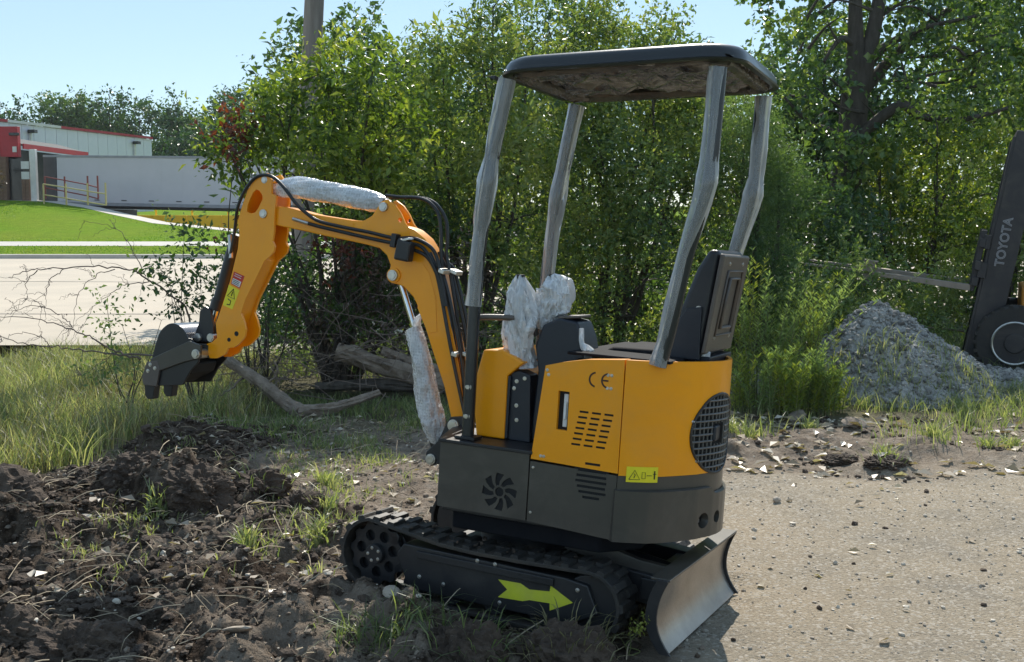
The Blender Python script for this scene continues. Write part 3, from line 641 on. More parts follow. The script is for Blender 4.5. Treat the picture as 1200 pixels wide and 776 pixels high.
# ---- cylinders
sc = U(MB().tube([(.757, 0, 1.642), (.80, 0, 1.655), (1.20, 0, 1.712)], .033, 18), 'stick_cylinder', 'black', .003)
sub(MB().tube([(1.20, 0, 1.712), (1.415, 0, 1.742)], .014, 14), 'cylinder_rod', 'chrome', sc, 0)
for j in range(2): crumple('bubble_wrap', [(.785, 0, 1.655), (.90, 0, 1.675), (1.12, 0, 1.702), (1.27, 0, 1.715), (1.40, 0, 1.700)], [r * (1 - .06 * j) for r in (.040, .054, .058, .056, .060, .062, .052, .03)], M['bubble'], sc, 60 + j, seg=28, amp=.16, nring=44)
bcy = U(MB().tube([(.427, 0, .536), (.47, 0, .68), (.575, 0, 1.06)], .034, 18), 'boom_cylinder', 'black', .003)
sub(MB().tube([(.575, 0, 1.06), (.686, 0, 1.325)], .015, 14), 'cylinder_rod', 'chrome', bcy, 0)
sub(MB().tube([(.686, -.03, 1.337), (.686, .03, 1.337)], .032, 18), 'rod_eye', 'black', bcy, .002)
for j in range(2): crumple('bubble_wrap', [(.44, .0, .575), (.462, .01, .68), (.50, .01, .80), (.545, .01, .97), (.600, .0, 1.10)], [r * (1 - .07 * j) for r in (.025, .055, .072, .064, .066, .060, .056, .048)], M['bubble'], bcy, 70 + j, seg=28, amp=.24, nring=44)
crumple('film_scrap', [(.57, .01, 1.07), (.585, .0, 1.13), (.555, .0, 1.18)], [.02, .03, .004], M['bag'], bcy, 15, seg=12, nring=10)
# ---- hoses, clamps, work light
HS = {
'a': [(1.611,1.349),(1.595,1.432),(1.584,1.51),(1.559,1.605),(1.518,1.692),(1.462,1.751),(1.398,1.765),(1.344,1.746),(1.288,1.701),(1.227,1.639),(1.162,1.594),(1.094,1.562),(.963,1.541),(.825,1.525),(.686,1.505),(.595,1.51),(.515,1.484),(.47,1.438),(.435,1.33),(.405,1.22)],
'b': [(1.15,1.548),(1.079,1.535),(.962,1.518),(.824,1.498),(.685,1.482),(.567,1.481),(.513,1.443),(.479,1.392),(.445,1.326),(.415,1.22)],
'c': [(.761,1.695),(.681,1.690),(.593,1.69),(.532,1.67),(.485,1.619),(.467,1.533),(.461,1.439),(.442,1.345),(.362,1.029),(.283,.725),(.25,.66)],
'd': [(.746,1.686),(.657,1.693),(.569,1.689),(.507,1.661),(.46,1.599),(.446,1.516),(.446,1.44),(.418,1.347),(.342,1.029),(.276,.723),(.24,.66)],
'e': [(.594,1.461),(.523,1.435),(.477,1.381),(.447,1.307),(.369,1.023),(.278,.729),(.25,.66)],
'f': [(.51,1.45),(.478,1.40),(.438,1.357),(.376,1.18),(.321,.978),(.267,.73),(.23,.66)]}
HS['g'] = [(x - .012, z + .004) for x, z in HS['f']]; HS['h'] = [(x - .018, z + .01) for x, z in HS['f']]
for k, y in (('a', .064), ('b', .064), ('c', .035), ('d', .012), ('e', .062), ('f', .050), ('g', -.008), ('h', -.03)):
    pts = [(x, y if not (k == 'a' and i < 3) else .045, z) for i, (x, z) in enumerate(HS[k])]
    U(MB().tube(spline(pts, 5), .0082, 10), 'hydraulic_hose', 'hose', 0)
U(MB().tube([(.10, 0, 0), (.11, 0, 0)], .001, 4), 'grease_fitting', 'zinc', 0) if False else None
sub(MB().tube([(1.15, .064, 1.548), (1.24, .060, 1.566)], .009, 8), 'hose_fitting', 'zinc', boom, 0)
sub(MB().tube([(1.60, .045, 1.36), (1.625, .03, 1.47)], .011, 8), 'hose_fitting', 'zinc', stick, 0)
for x, z in ((.681, 1.494),): sub(MB().box((x, .068, z), (.028, .040, .062), (0, R(-8), 0)), 'hose_clamp', 'black', boom, .004)
for x, z, a in ((.405, 1.372, -18), (.318, 1.012, -14)): sub(MB().box((x + .028, .045, z), (.03, .075, .020), (0, R(a), 0)).box((x - .015, .020, z), (.04, .06, .018), (0, R(a), 0)), 'hose_clamp', 'zinc', boom, .003)
wl = sub(MB().prism([(.655, 1.411), (.638, 1.508), (.572, 1.490), (.580, 1.402)], .070, .125), 'work_light', 'black', boom, .010, seg=3)
sub(MB().box((.604, .10, 1.500), (.05, .045, .012), (0, R(15), 0)), 'light_bracket', 'zinc', boom, .003)

# ================================================================== GROUND
MUD = [(-4.6, 5.7), (-3.0, 6.1), (-2.7, 7.0), (-2.5, 8.4), (-1.7, 8.3), (-1.6, 7.1), (-1.25, 6.1), (-.85, 5.5), (-.5, 4.9), (.1, 4.5), (.42, 4.25), (.5, 3.9), (.6, 3.2), (.6, 2.4), (-4.6, 2.4)]
def poly_sd(poly, x, y):
    x = np.asarray(x, float); y = np.asarray(y, float); d = np.full(x.shape, 1e9); ins = np.zeros(x.shape, bool)
    for (ax, ay), (bx, by) in zip(poly, poly[1:] + poly[:1]):
        ex_, ey = bx - ax, by - ay; t = np.clip(((x - ax) * ex_ + (y - ay) * ey) / (ex_ * ex_ + ey * ey), 0, 1)
        d = np.minimum(d, np.hypot(x - ax - t * ex_, y - ay - t * ey))
        c = ((ay > y) != (by > y)); xi = (bx - ax) * (y - ay) / (by - ay + 1e-12) + ax; ins ^= c & (x < xi)
    return np.where(ins, -d, d)
def mudm(x, y): return 1 - sstep(-.12, .22, poly_sd(MUD, x, y) + (fbm(x * 2.2, y * 2.2, 3) - .5) * .7)
def roadm(x, y):
    """packed gravel lot, to the right of and in front of the machine"""
    e = .45 + .0 * y; wob = (fbm(x * 1.4 + 9, y * 1.4, 8) - .5) * .7
    return sstep(.1, .45, x - .35 - np.clip(5 - y, -2, 1) * .0 + wob * .6) * (1 - sstep(6.7, 7.5, y + wob - (x - 2) * .12))
MOUNDS = [(-2.42, 7.35, .08, .32), (-2.15, 7.75, .10, .28), (-1.75, 6.15, .17, .26), (-2.05, 6.3, .12, .3), (-2.9, 5.85, .16, .4), (-2.45, 5.5, .10, .3), (-1.25, 6.35, .10, .22), (-3.2, 5.2, .10, .4), (-1.3, 4.75, .07, .3), (-.85, 4.35, .07, .22), (-1.9, 4.15, .10, .25),
          (2.15, 7.9, .10, .3), (1.5, 7.75, .10, .25), (2.45, 7.15, .09, .16), (2.9, 7.8, .07, .25), (3.3, 7.4, .05, .2)]
_pm = Euler(EXC_ROT).to_matrix(); _n = _pm @ Vector((0, 0, 1))
def H(x, y):
    x = np.asarray(x, float); y = np.asarray(y, float)
    m = mudm(x, y); r = roadm(x, y)
    z = (fbm(x * .8, y * .8, 1, 3) - .5) * .10 * (1 - r)
    rd = 1 - np.abs(fbm(x * 2.3, y * 2.6, 21, 4) - .5) * 4
    z = z + m * ((fbm(x * 1.6, y * 1.9, 5, 3) - .45) * .22 + np.clip(rd, 0, 1) * .06 + (fbm(x * 7, y * 7, 9, 4) - .5) * .13 + (fbm(x * 26, y * 26, 11, 3) - .5) * .045)
    z = z + (1 - m) * (1 - r) * ((fbm(x * 5, y * 5, 31, 4) - .5) * .06 + (fbm(x * 25, y * 25, 33, 3) - .5) * .018)
    z = z + r * ((fbm(x * 1.3, y * 1.3, 41, 3) - .5) * .03 + (fbm(x * 30, y * 30, 43, 4) - .5) * .008)
    for mx, my, h, w in MOUNDS:
        d2 = ((x - mx) ** 2 + (y - my) ** 2) / (w * w); k = np.exp(-d2)
        z = z + h * k * (1 + (fbm(x * 9, y * 9, 51, 4) - .5) * 1.2)
    # bed the machine's tracks into the soil
    lx = (x - EXC_LOC[0]) * cos(EXC_ROT[2]) + (y - EXC_LOC[1]) * sin(EXC_ROT[2]); ly = -(x - EXC_LOC[0]) * sin(EXC_ROT[2]) + (y - EXC_LOC[1]) * cos(EXC_ROT[2])
    f = (1 - sstep(.72, 1.05, np.abs(lx))) * (1 - sstep(.50, .78, np.abs(ly)))
    pz = EXC_LOC[2] - (_n.x * (x - EXC_LOC[0]) + _n.y * (y - EXC_LOC[1])) / _n.z + .012
    z = z * (1 - f) + (pz + (fbm(x * 14, y * 14, 61, 3) - .5) * .04) * f
    b = sstep(.9, 1.3, np.abs(lx + .95) * 0 + np.hypot(lx + .95, ly)) # flat in front of the blade
    z = z * b + np.minimum(z, .0) * (1 - b)
    for bx, by, bh_, bw_ in ((-.62, 4.40, .085, .13), (-.40, 4.29, .075, .12), (-.80, 4.60, .06, .13), (-.83, 4.85, .04, .10), (-.2, 4.22, .06, .12), (.1, 4.1, .05, .12)): z = z + bh_ * np.exp(-((x - bx) ** 2 + (y - by) ** 2) / bw_ ** 2) * (1 + (fbm(x * 16, y * 16, 62, 3) - .5) * 1.4)
    far = sstep(11.5, 12.6, y) * (1 - sstep(-3.4, -2.2, x)); z = z * (1 - far)
    return z
def groundmat():
    m, n, L, out = nodes('soil'); p = n.new('ShaderNodeBsdfPrincipled'); L.new(p.outputs[0], out.inputs[0])
    p.inputs['Specular IOR Level'].default_value = .12
    tc = n.new('ShaderNodeTexCoord'); v = tc.outputs['Object']
    a1 = n.new('ShaderNodeAttribute'); a1.attribute_name = 'mud'; a2 = n.new('ShaderNodeAttribute'); a2.attribute_name = 'road'; a3 = n.new('ShaderNodeAttribute'); a3.attribute_name = 'green'
    big = noise(n, L, 1.3, 4, .6, v); mid = noise(n, L, 9, 6, .7, v); fine = noise(n, L, 70, 5, .75, v); vor = n.new('ShaderNodeTexVoronoi'); vor.inputs['Scale'].default_value = 75; L.new(v, vor.inputs['Vector'])
    mud = ramp(n, L, mid.outputs[0], [(.34, (.014, .009, .006)), (.47, (.042, .028, .019)), (.58, (.10, .071, .050)), (.70, (.22, .165, .125))])
    dirt = ramp(n, L, mid.outputs[0], [(.28, (.15, .115, .085)), (.5, (.27, .215, .165)), (.72, (.38, .32, .26))])
    road = ramp(n, L, fine.outputs[0], [(.25, (.17, .14, .105)), (.45, (.29, .25, .195)), (.6, (.36, .315, .25)), (.75, (.48, .44, .37))])
    gtint = ramp(n, L, big.outputs[0], [(.32, (1.04, .98, .90)), (.5, (.95, .92, .87)), (.66, (.76, .76, .76))])
    ro = n.new('ShaderNodeMixRGB'); ro.blend_type = 'MULTIPLY'; ro.inputs[0].default_value = 1; L.new(road.outputs[0], ro.inputs[1]); L.new(gtint.outputs[0], ro.inputs[2])
    stone = n.new('ShaderNodeMixRGB'); sr = ramp(n, L, vor.outputs['Color'], [(.72, (0, 0, 0)), (.74, (.6, .6, .6))]); L.new(sr.outputs[0], stone.inputs[0]); L.new(ro.outputs[0], stone.inputs[1])
    sc_ = ramp(n, L, vor.outputs['Color'], [(.0, (.20, .175, .145)), (1, (.52, .47, .40))]); L.new(sc_.outputs[0], stone.inputs[2])
    gc = ramp(n, L, fine.outputs[0], [(.3, (.05, .055, .02)), (.7, (.13, .13, .06))])
    x1 = n.new('ShaderNodeMixRGB'); L.new(a2.outputs['Fac'], x1.inputs[0]); L.new(dirt.outputs[0], x1.inputs[1]); L.new(stone.outputs[0], x1.inputs[2])
    x2 = n.new('ShaderNodeMixRGB'); L.new(a3.outputs['Fac'], x2.inputs[0]); L.new(x1.outputs[0], x2.inputs[1]); L.new(gc.outputs[0], x2.inputs[2])
    x3 = n.new('ShaderNodeMixRGB'); L.new(a1.outputs['Fac'], x3.inputs[0]); L.new(x2.outputs[0], x3.inputs[1]); L.new(mud.outputs[0], x3.inputs[2])
    L.new(x3.outputs[0], p.inputs['Base Color']); p.inputs['Roughness'].default_value = .92
    b0 = n.new('ShaderNodeBump'); b0.inputs['Strength'].default_value = 1; b0.inputs['Distance'].default_value = .035; md_ = noise(n, L, 24, 6, .75, v); mh = n.new('ShaderNodeMath'); mh.operation = 'MULTIPLY'; L.new(md_.outputs[0], mh.inputs[0]); am = n.new('ShaderNodeMath'); am.operation = 'SUBTRACT'; am.inputs[0].default_value = 1; L.new(a2.outputs['Fac'], am.inputs[1]); L.new(am.outputs[0], mh.inputs[1]); L.new(mh.outputs[0], b0.inputs['Height'])
    b1 = n.new('ShaderNodeBump'); L.new(b0.outputs[0], b1.inputs['Normal']); b1.inputs['Strength'].default_value = .8; b1.inputs['Distance'].default_value = .012; L.new(fine.outputs[0], b1.inputs['Height'])
    b2 = n.new('ShaderNodeBump'); b2.inputs['Strength'].default_value = .6; b2.inputs['Distance'].default_value = .006; b2.invert = True; L.new(vor.outputs['Distance'], b2.inputs['Height']); L.new(b1.outputs[0], b2.inputs['Normal'])
    L.new(b2.outputs[0], p.inputs['Normal']); return m
GM = groundmat()
def greenm(x, y): return np.clip(np.maximum(sstep(8.2, 9.2, y), sstep(-2.5, -3.2, x) * sstep(5.8, 6.4, y)), 0, 1) * (.6 + .4 * vnoise(x * 3, y * 3))
ny, nx = 560, 620
ys = 2.2 * (14.2 / 2.2) ** np.linspace(0, 1, ny); us = np.linspace(-1, 1, nx)
Yg = np.repeat(ys[:, None], nx, 1); Xg = us[None, :] * (1.9 + Yg * .62)
Zg = H(Xg, Yg); edge = np.minimum(1, np.minimum((nx - 1) / 2 * (1 - np.abs(us))[None, :] / 6, (ny - 1 - np.arange(ny))[:, None] / 6)); Zg = np.where(edge < 1, Zg * edge - .06 * (1 - edge), Zg)
i_ = np.arange((nx - 1) * (ny - 1)); a_ = (i_ // (nx - 1)) * nx + i_ % (nx - 1)
tag(npmesh('ground', np.stack([Xg.ravel(), Yg.ravel(), Zg.ravel()], 1), np.stack([a_, a_ + 1, a_ + nx + 1, a_ + nx], 1), GM, smooth=True,
       vert_attr=dict(mud=(mudm(Xg, Yg) * (1 - .85 * sstep(.44, .56, fbm(Xg * 3.1, Yg * 3.4, 95)) * sstep(-2.6, -1.2, Xg)) * (1 - .3 * sstep(.52, .64, fbm(Xg * 14, Yg * 14, 96)))).ravel(), road=roadm(Xg, Yg).ravel(), green=greenm(Xg, Yg).ravel())), 'packed dirt lot with dug black soil on its left side', kind='structure')
gfar = mat('far_grass_ground', (.06, .075, .025), (.10, .11, .04), .8, .9, 0, .5, 20)
tag(MB().add([(-400, -40, -.10), (400, -40, -.10), (400, 600, -.10), (-400, 600, -.10)], [(0, 1, 2, 3)]).build('terrain', gfar, smooth=0), kind='structure')
# street, kerb, verge, sidewalk, lawn
conc = mat('pale_street', (.50, .425, .33), (.43, .37, .29), .5, .85, 0, .3, 30, contrast=.12)
st_ = MB().add([(-70, 12.75, 0), (-3.2, 12.75, 0), (2, 19, 0), (60, 22, 0), (60, 39.4, 0), (-70, 39.4, 0)], [(0, 1, 2, 3, 4, 5)]).build('street', conc, smooth=0); tag(st_, kind='structure')
tar = mat('tar_seam', (.16, .145, .13), None, 3, .8)
for y_, dy in ((26.5, .3), (18.2, .1)):
    tag(MB().prism([(-60 + 2.5 * k, y_ + dy * sin(k * .8)) for k in range(25)] + [(-60 + 2.5 * k, y_ + .05 + dy * sin(k * .8)) for k in range(24, -1, -1)], .002, .006, 'z').build('street_seam', tar, smooth=0), kind='structure')
kerbm = mat('kerb_concrete', (.55, .50, .44), (.46, .42, .37), 2, .85, 0, .3, 40); walkm = mat('sidewalk_concrete', (.56, .52, .46), (.48, .45, .40), 1, .85, 0, .2, 30)
tag(MB().box((-5, 39.6, .06), (130, .42, .16)).build('kerb', kerbm, None, .02), kind='structure')
lawnm = mat('mown_lawn', (.125, .235, .012), (.18, .30, .018), 2.2, .9, 0, .9, 25, contrast=.2, bdist=.06, spec=.03)
PATH = [(-70, 64, 2.5), (-45, 63, 2.4), (-28, 61, 2.25), (-24.9, 60, 2.15), (-22.0, 58, 1.82), (-20.0, 56, 1.51), (-16.9, 53, 1.08), (-12.9, 50, .80), (-10.9, 48, .66), (-4, 47, .55), (30, 47, .5), (60, 47, .5)]
vs = []; fs = []
TT = [0, .3, .68, 1]                                       # kerb back, verge end, walk end, then the slope
for (x, y, z) in PATH:
    xk = x * 40 / y; row = [(xk, 39.8, .14), (xk * 1.03, 42.5, .345), (xk * 1.05, 43.7, .474)]
    for t in (.33, .66, 1): row.append((xk * 1.05 + (x - xk * 1.05) * t, 43.7 + (y - 43.7) * t, .474 + (z - .474) * (t ** 1.1)))
    vs += row
for i in range(len(PATH) - 1):
    for k in range(5): fs.append((6 * i + k, 6 * i + 6 + k, 6 * i + 7 + k, 6 * i + 1 + k))
ln_ = lawnm.node_tree.nodes; _l = lawnm.node_tree.links; _p = [q for q in ln_ if q.type == 'BSDF_PRINCIPLED'][0]; _src = _p.inputs['Base Color'].links[0].from_socket
_t = ln_.new('ShaderNodeTexCoord'); _z = noise(ln_, _l, .16, 7, .7, _t.outputs['Object']); _r = ramp(ln_, _l, _z.outputs[0], [(.42, (1, 1, 1)), (.62, (1.25, .98, 1.6))]); _f = noise(ln_, _l, 9, 4, .8, _t.outputs['Object']); _r2 = ramp(ln_, _l, _f.outputs[0], [(.3, (.62, .66, .6)), (.7, (1.2, 1.15, 1.1))])
_m1 = ln_.new('ShaderNodeMixRGB'); _m1.blend_type = 'MULTIPLY'; _m1.inputs[0].default_value = 1; _l.new(_src, _m1.inputs[1]); _l.new(_r.outputs[0], _m1.inputs[2])
_m2 = ln_.new('ShaderNodeMixRGB'); _m2.blend_type = 'MULTIPLY'; _m2.inputs[0].default_value = 1; _l.new(_m1.outputs[0], _m2.inputs[1]); _l.new(_r2.outputs[0], _m2.inputs[2]); _l.new(_m2.outputs[0], _p.inputs['Base Color'])
tag(MB().add(vs, fs).build('lawn', lawnm, smooth=60), kind='structure')
tag(MB().add([(-70, 42.5, .352), (60, 42.5, .352), (60, 43.7, .481), (-70, 43.7, .481)], [(0, 1, 2, 3)]).build('sidewalk', walkm, smooth=0), kind='structure')
vs = []; 
for x, y, z in PATH: vs += [(x, y, z + .01), (x + .35, y + 1.3, z + .03), (x + .4, y + 1.32, z - .6)]
tag(MB().add(vs, [(3 * i + k, 3 * i + 3 + k, 3 * i + 4 + k, 3 * i + 1 + k) for i in range(len(PATH) - 1) for k in (0, 1)]).build('path', walkm, smooth=0), kind='structure')
drv = mat('driveway_asphalt', (.12, .115, .11), (.16, .15, .14), 1, .9)
tag(MB().box((-8, 59, .36), (100, 26, .1)).build('driveway', drv, smooth=0), kind='structure')
tag(MB().add([(-60, 70, 1.25), (60, 70, 1.25), (60, 110, 2.1), (-60, 110, 2.1), (60, 400, 3), (-60, 400, 3)], [(0, 1, 2, 3), (3, 2, 4, 5)]).build('far_lawn', lawnm, smooth=0), kind='structure')

LAWN_ROWS = True
# ---- yellow barrier with posts, trailer, warehouse, rails
ylw = mat('yellow_barrier_paint', (.82, .55, .02), (.72, .47, .03), 3, .8, 0, .3, 20)
yb = empty('barrier_wall', (-16.5, 68.3, .4), (0, 0, 0), 'long yellow painted barrier wall below the white trailer', 'barrier')
for k in range(7): MB().box((-6.3 + k * 2.1, 0, .50), (2.07, .3, 1.0)).build('panel', ylw, yb, .02)
for k in range(6): MB().box((-5.2 + k * 2.2, .5, .8), (.10, .10, 1.7)).build('post', ylw, yb, .01)
trw = mat('trailer_white', (.56, .53, .55), (.50, .48, .50), .6, .45, 0, .05, 4); trg = mat('trailer_rail_grey', (.30, .30, .32), None, 3, .5, .3); trd = mat('trailer_dark', (.07, .065, .07), None, 3, .6)
tl = empty('semi_trailer', (-25.5, 61.5, 0), (0, R(1.05), R(-12)), 'long white semi trailer parked beside the warehouse entrance', 'trailer')
MB().box((7.6, 1.25, 3.36), (13.6, 2.5, 2.46)).build('box', trw, tl, .03); MB().box((.40, 1.25, 3.36), (.78, 2.54, 2.50)).build('rear_door_frame', trd, tl, .02)
MB().box((7.2, -.005, 2.08), (14.4, .04, .18)).build('bottom_rail', trg, tl, .01); MB().box((7.2, -.005, 4.62), (14.4, .05, .12)).build('top_rail', trg, tl, .01)
sm_ = MB().box((0, -.02, 2.30), (.30, .012, .05)).build('side_marker', trd, tl, 0)
for k in range(1, 8): sm2 = link(sm_.copy(), tl); sm2.location = (1.6 * k, 0, 0)
for k in range(11): MB().box((.9 + 1.22 * k, .001, 3.35), (.010, .010, 2.4)).build('panel_seam', trw, tl, 0)
MB().box((7.2, 1.25, 1.95), (14, 1.0, .25)).build('chassis', trd, tl, .02)
for x in (2.2, 3.5):
    for y in (.15, 2.35):
        w_ = MB().tube([(x, y - .14, 1.20), (x, y + .14, 1.20)], .5, 24).build('wheel', M['rubber'], tl, .02); MB().tube([(x, y - .15, 1.20), (x, y + .15, 1.20)], .26, 16).build('rim', trg, w_, .01)
MB().box((2.85, 1.25, 1.55), (2.6, 2.3, .5)).build('axle_box', trd, tl, .02)
for y in (.3, 2.2): MB().box((12, y, 1.2), (.14, .14, 1.7)).build('landing_leg', trd, tl, .01)

bw = mat('ribbed_metal_wall', (.66, .655, .73), (.60, .60, .68), 1.5, .5, .1); bred = mat('red_trim', (.42, .02, .03), None, 2, .5); brick_m = mat('brown_brick', (.16, .09, .06), (.22, .13, .09), 4, .85); shin = mat('grey_shingles', (.07, .07, .07), (.11, .105, .10), 8, .9)
bwhite = mat('white_trim', (.7, .68, .65), None, 3, .5); bdark = mat('dark_glass', (.02, .022, .025), None, 3, .15)
wh = empty('warehouse', (-36, 53, .5), (0, 0, 0), 'white metal warehouse with red roof trim behind the trailer', 'building')
wdir = Vector((4, 18, 0)).normalized(); w0 = Vector((-34.5, 58.5, 0)); ln = 30.2; wrot = math.atan2(wdir.y, wdir.x)
def wp_(s_, off, z): n_ = Vector((wdir.y, -wdir.x, 0)); p = w0 + wdir * s_ + n_ * off; return (p.x + 36, p.y - 53, z - .5)
MB().box(wp_(ln / 2, -9.1, 3.8), (ln, 18, 6.7), (0, 0, wrot)).build('building_core', bw, wh, 0)
pn = None
for k in range(25):
    c = wp_(k * 1.21 + .6, -.03, 3.85); pp = MB().box((0, 0, 0), (1.17, .10, 6.6)).build('wall_panel', bw, wh, .01) if pn is None else link(pn.copy(), wh)
    pn = pn or pp; pp.location = c; pp.rotation_euler = (0, 0, wrot)
for a, b, m_, nm in ((0, 13, bred, 'roof_trim'), (13, 18.5, bwhite, 'roof_trim'), (18.5, ln, bred, 'roof_trim')):
    MB().box(wp_((a + b) / 2, .05, 7.26), (b - a, .22, .16), (0, 0, wrot)).build(nm, m_, wh, 0)
for s_ in (15.2, 27.6):
    lb = MB().box(wp_(s_, .32, 6.75), (.35, .5, .22), (0, 0, wrot)).build('wall_lamp', bdark, wh, .02); MB().box(wp_(s_, .14, 5.8), (.12, .12, 1.7), (0, 0, wrot)).build('conduit', bwhite, lb, 0)
an = empty('entrance_annex', (-28, 62, 1.8), (0, 0, 0), 'low red and brick entrance annex with a grey shingle roof', 'building')
MB().box((-1.5, 4, 1.2), (5.8, 9, 3.9)).build('annex_core', bdark, an, 0)
for k in range(3): MB().box((-1.10 + k * 1.02, -.75, 3.56), (.97, .35, 1.62)).build('sign_box_panel', bred, an, .01)
MB().box((1.25, -.97, 3.15), (.22, .02, .3)).build('number_plate', bwhite, an, 0)
MB().box((1.3, -1.05, 3.95), (.5, .2, .16)).build('wall_light', bdark, an, .02)
rf = MB().add([(-.2, -.5, 3.95), (1.5, -.5, 3.45), (1.6, 8.5, 3.45), (-.2, 8.5, 3.95), (-.2, -.5, 3.6), (1.5, -.5, 3.35), (1.6, 8.5, 3.35), (-.2, 8.5, 3.6)], [(0, 1, 2, 3), (4, 7, 6, 5), (0, 4, 5, 1), (1, 5, 6, 2), (2, 6, 7, 3), (3, 7, 4, 0)]).build('shingle_roof', shin, an, 0)
MB().add([(1.58, -.55, 3.48), (1.68, 8.5, 3.48), (1.68, 8.5, 3.20), (1.58, -.55, 3.20), (1.51, -.55, 3.48), (1.61, 8.5, 3.48), (1.61, 8.5, 3.20), (1.51, -.55, 3.20)], [(0, 1, 2, 3), (4, 7, 6, 5), (0, 4, 5, 1), (2, 6, 7, 3), (0, 3, 7, 4), (1, 5, 6, 2)]).build('fascia', bred, rf, 0)
def brickcol(cx, cy, w, h, z0):
    col = MB().box((cx, cy, z0 + h / 2), (w - .04, .36, h)).build('brick_column', brick_m, an, 0); br = None
    for r_ in range(int(h / .22)):
        for q in range(2):
            o = MB().box((0, 0, 0), (w / 2 - .02, .05, .19)).build('brick', brick_m, col, .004) if br is None else link(br.copy(), col); br = br or o
            o.location = (cx - w / 4 + q * w / 2, cy - .19, z0 + .11 + r_ * .22)
brickcol(.65, -1, .42, 2.75, 0); brickcol(1.85, -1, .42, 1.6, 0)
MB().box((1.25, -.85, 1.35), (.75, .08, 2.6)).build('door', bdark, an, .01); MB().box((2.25, -1.0, 1.6), (.32, .3, 3.1)).build('white_post', bwhite, an, .02)
for z in (1.75, 2.3): MB().box((1.88, -1.22, z), (.42, .03, .4)).build('notice', bwhite, an, 0)
def rail(name, label, m_, pts, hs, cat='railing', group=None):
    o = empty(name, pts[0], (0, 0, 0), label, cat, group); o0 = Vector(pts[0])
    for p in pts: q = Vector(p) - o0; MB().box((q.x, q.y, hs / 2), (.07, .07, hs)).build('post', m_, o, 0)
    for h in (hs, hs * .5):
        for a, b in zip(pts, pts[1:]): MB().tube([Vector(a) - o0 + Vector((0, 0, h)), Vector(b) - o0 + Vector((0, 0, h))], .035, 6).build('rail', m_, o, 0)
ry = mat('yellow_rail_paint', (.55, .45, .20), None, 3, .6); rr_ = mat('red_rail_paint', (.25, .05, .04), None, 3, .6)
rail('railing', 'pale yellow ramp railing in front of the trailer doors', ry, [(-24.4, 58.9, 1.95), (-22.8, 57.8, 1.75), (-21.4, 57.0, 1.55), (-20.2, 56.2, 1.4)], 1.1)
rail('railing', 'dark red ramp railing behind the yellow one', rr_, [(-24.6, 59.6, 2.3), (-23.4, 59.2, 2.1), (-21.9, 58.4, 1.85), (-21.2, 57.9, 1.7)], 1.15)

# ================================================================== VEGETATION
def quant(n): return rng.normal(size=(n, 3))
def unit(v): return v / (np.linalg.norm(v, axis=1, keepdims=True) + 1e-9)
def leaves(name, P, D, N, L, Wd, tint, m, parent):
    """one folded diamond-shaped leaf (2 triangles) per row: base P, direction D, face normal N"""
    D = unit(D); Sd = unit(np.cross(D, N)); Nn = np.cross(Sd, D); L = L[:, None]; Wd = Wd[:, None]
    mid = P + D * L * .45
    V = np.stack([P, mid + Sd * Wd * .5 + Nn * Wd * .16, P + D * L - Nn * L * .10, mid - Sd * Wd * .5 + Nn * Wd * .16], 1).reshape(-1, 3)
    i = np.arange(len(P)) * 4; F = np.stack([np.stack([i, i + 1, i + 2], 1), np.stack([i, i + 2, i + 3], 1)], 1).reshape(-1, 3)
    return npmesh(name, V, F, m, parent, face_attr=dict(tint=np.repeat(tint, 2)))
def crown(name, blobs, m, parent, size=.06, lai=4.5, per=9, aspect=.5, twig=.22, shell=.55, tone=.5, spread=.22, seed=0, droop=.0, origin=(0, 0, 0), flat=1.0):
    global rng
    rng = np.random.default_rng(seed + 100); Ps = []; Ds = []; Ns = []; Ls = []; Ts = []
    for (x, y, z, r) in blobs:
        n = int(lai * pi * r * r * 1.3 / (.5 * size * size * aspect) / per) + 4
        d = unit(quant(n)); rad = rng.random(n) ** shell
        # holes: drop twigs where a coarse noise is low, so the crown has gaps and clumps
        c = np.stack([x + d[:, 0] * r * rad, y + d[:, 1] * r * rad * 1.0, z + d[:, 2] * r * rad * flat], 1)
        keep = fbm(c[:, 0] * 2.6 / max(.4, r) * .5 + c[:, 1] * .7, c[:, 2] * 2.6 / max(.4, r) * .5, seed + 3, 3) > .40
        c = c[keep]; d = d[keep]; n = len(c)
        if n == 0: continue
        td = unit(d * .8 + quant(n) * .7 + np.array([0, 0, .5 - droop])); tl_ = twig * (.5 + rng.random(n))
        k = np.tile((np.arange(per) + .5) / per, n); ci = np.repeat(np.arange(n), per)
        p = c[ci] + td[ci] * (tl_[ci] * k)[:, None] + quant(n * per) * size * .35
        ld = unit(td[ci] * .5 + quant(n * per) * .8 + np.array([0, 0, -.15 - droop])); nn = unit(quant(n * per) * .75 + np.array([0, 0, .75]))
        Ps.append(p); Ds.append(ld); Ns.append(nn); Ls.append(size * (.3 + .7 * rng.random(n * per) + .7 * rng.random(n * per) ** 3))
        Ts.append(np.clip(tone + ((fbm(c[:, 0] * 1.7 / max(.4, r) * .5 + 7, c[:, 2] * 1.7 / max(.4, r) * .5 + c[:, 1], seed + 9, 2) - .5) * .9)[ci] + (rng.normal(size=n) * spread * .7)[ci] + rng.normal(size=n * per) * spread * .6 + (k - .5) * .15, 0, 1))  # coarse noise paints bright clumps and dark shade into the leaf tint
    P = np.concatenate(Ps) - np.array(origin); Ls = np.concatenate(Ls)
    return leaves(name, P, np.concatenate(Ds), np.concatenate(Ns), Ls, Ls * aspect, np.concatenate(Ts), m, parent)
barkd = mat('dark_bark', (.05, .040, .032), (.10, .085, .07), 14, .9, 0, .9, 30, stretch=(1, 1, .25), bdist=.02)
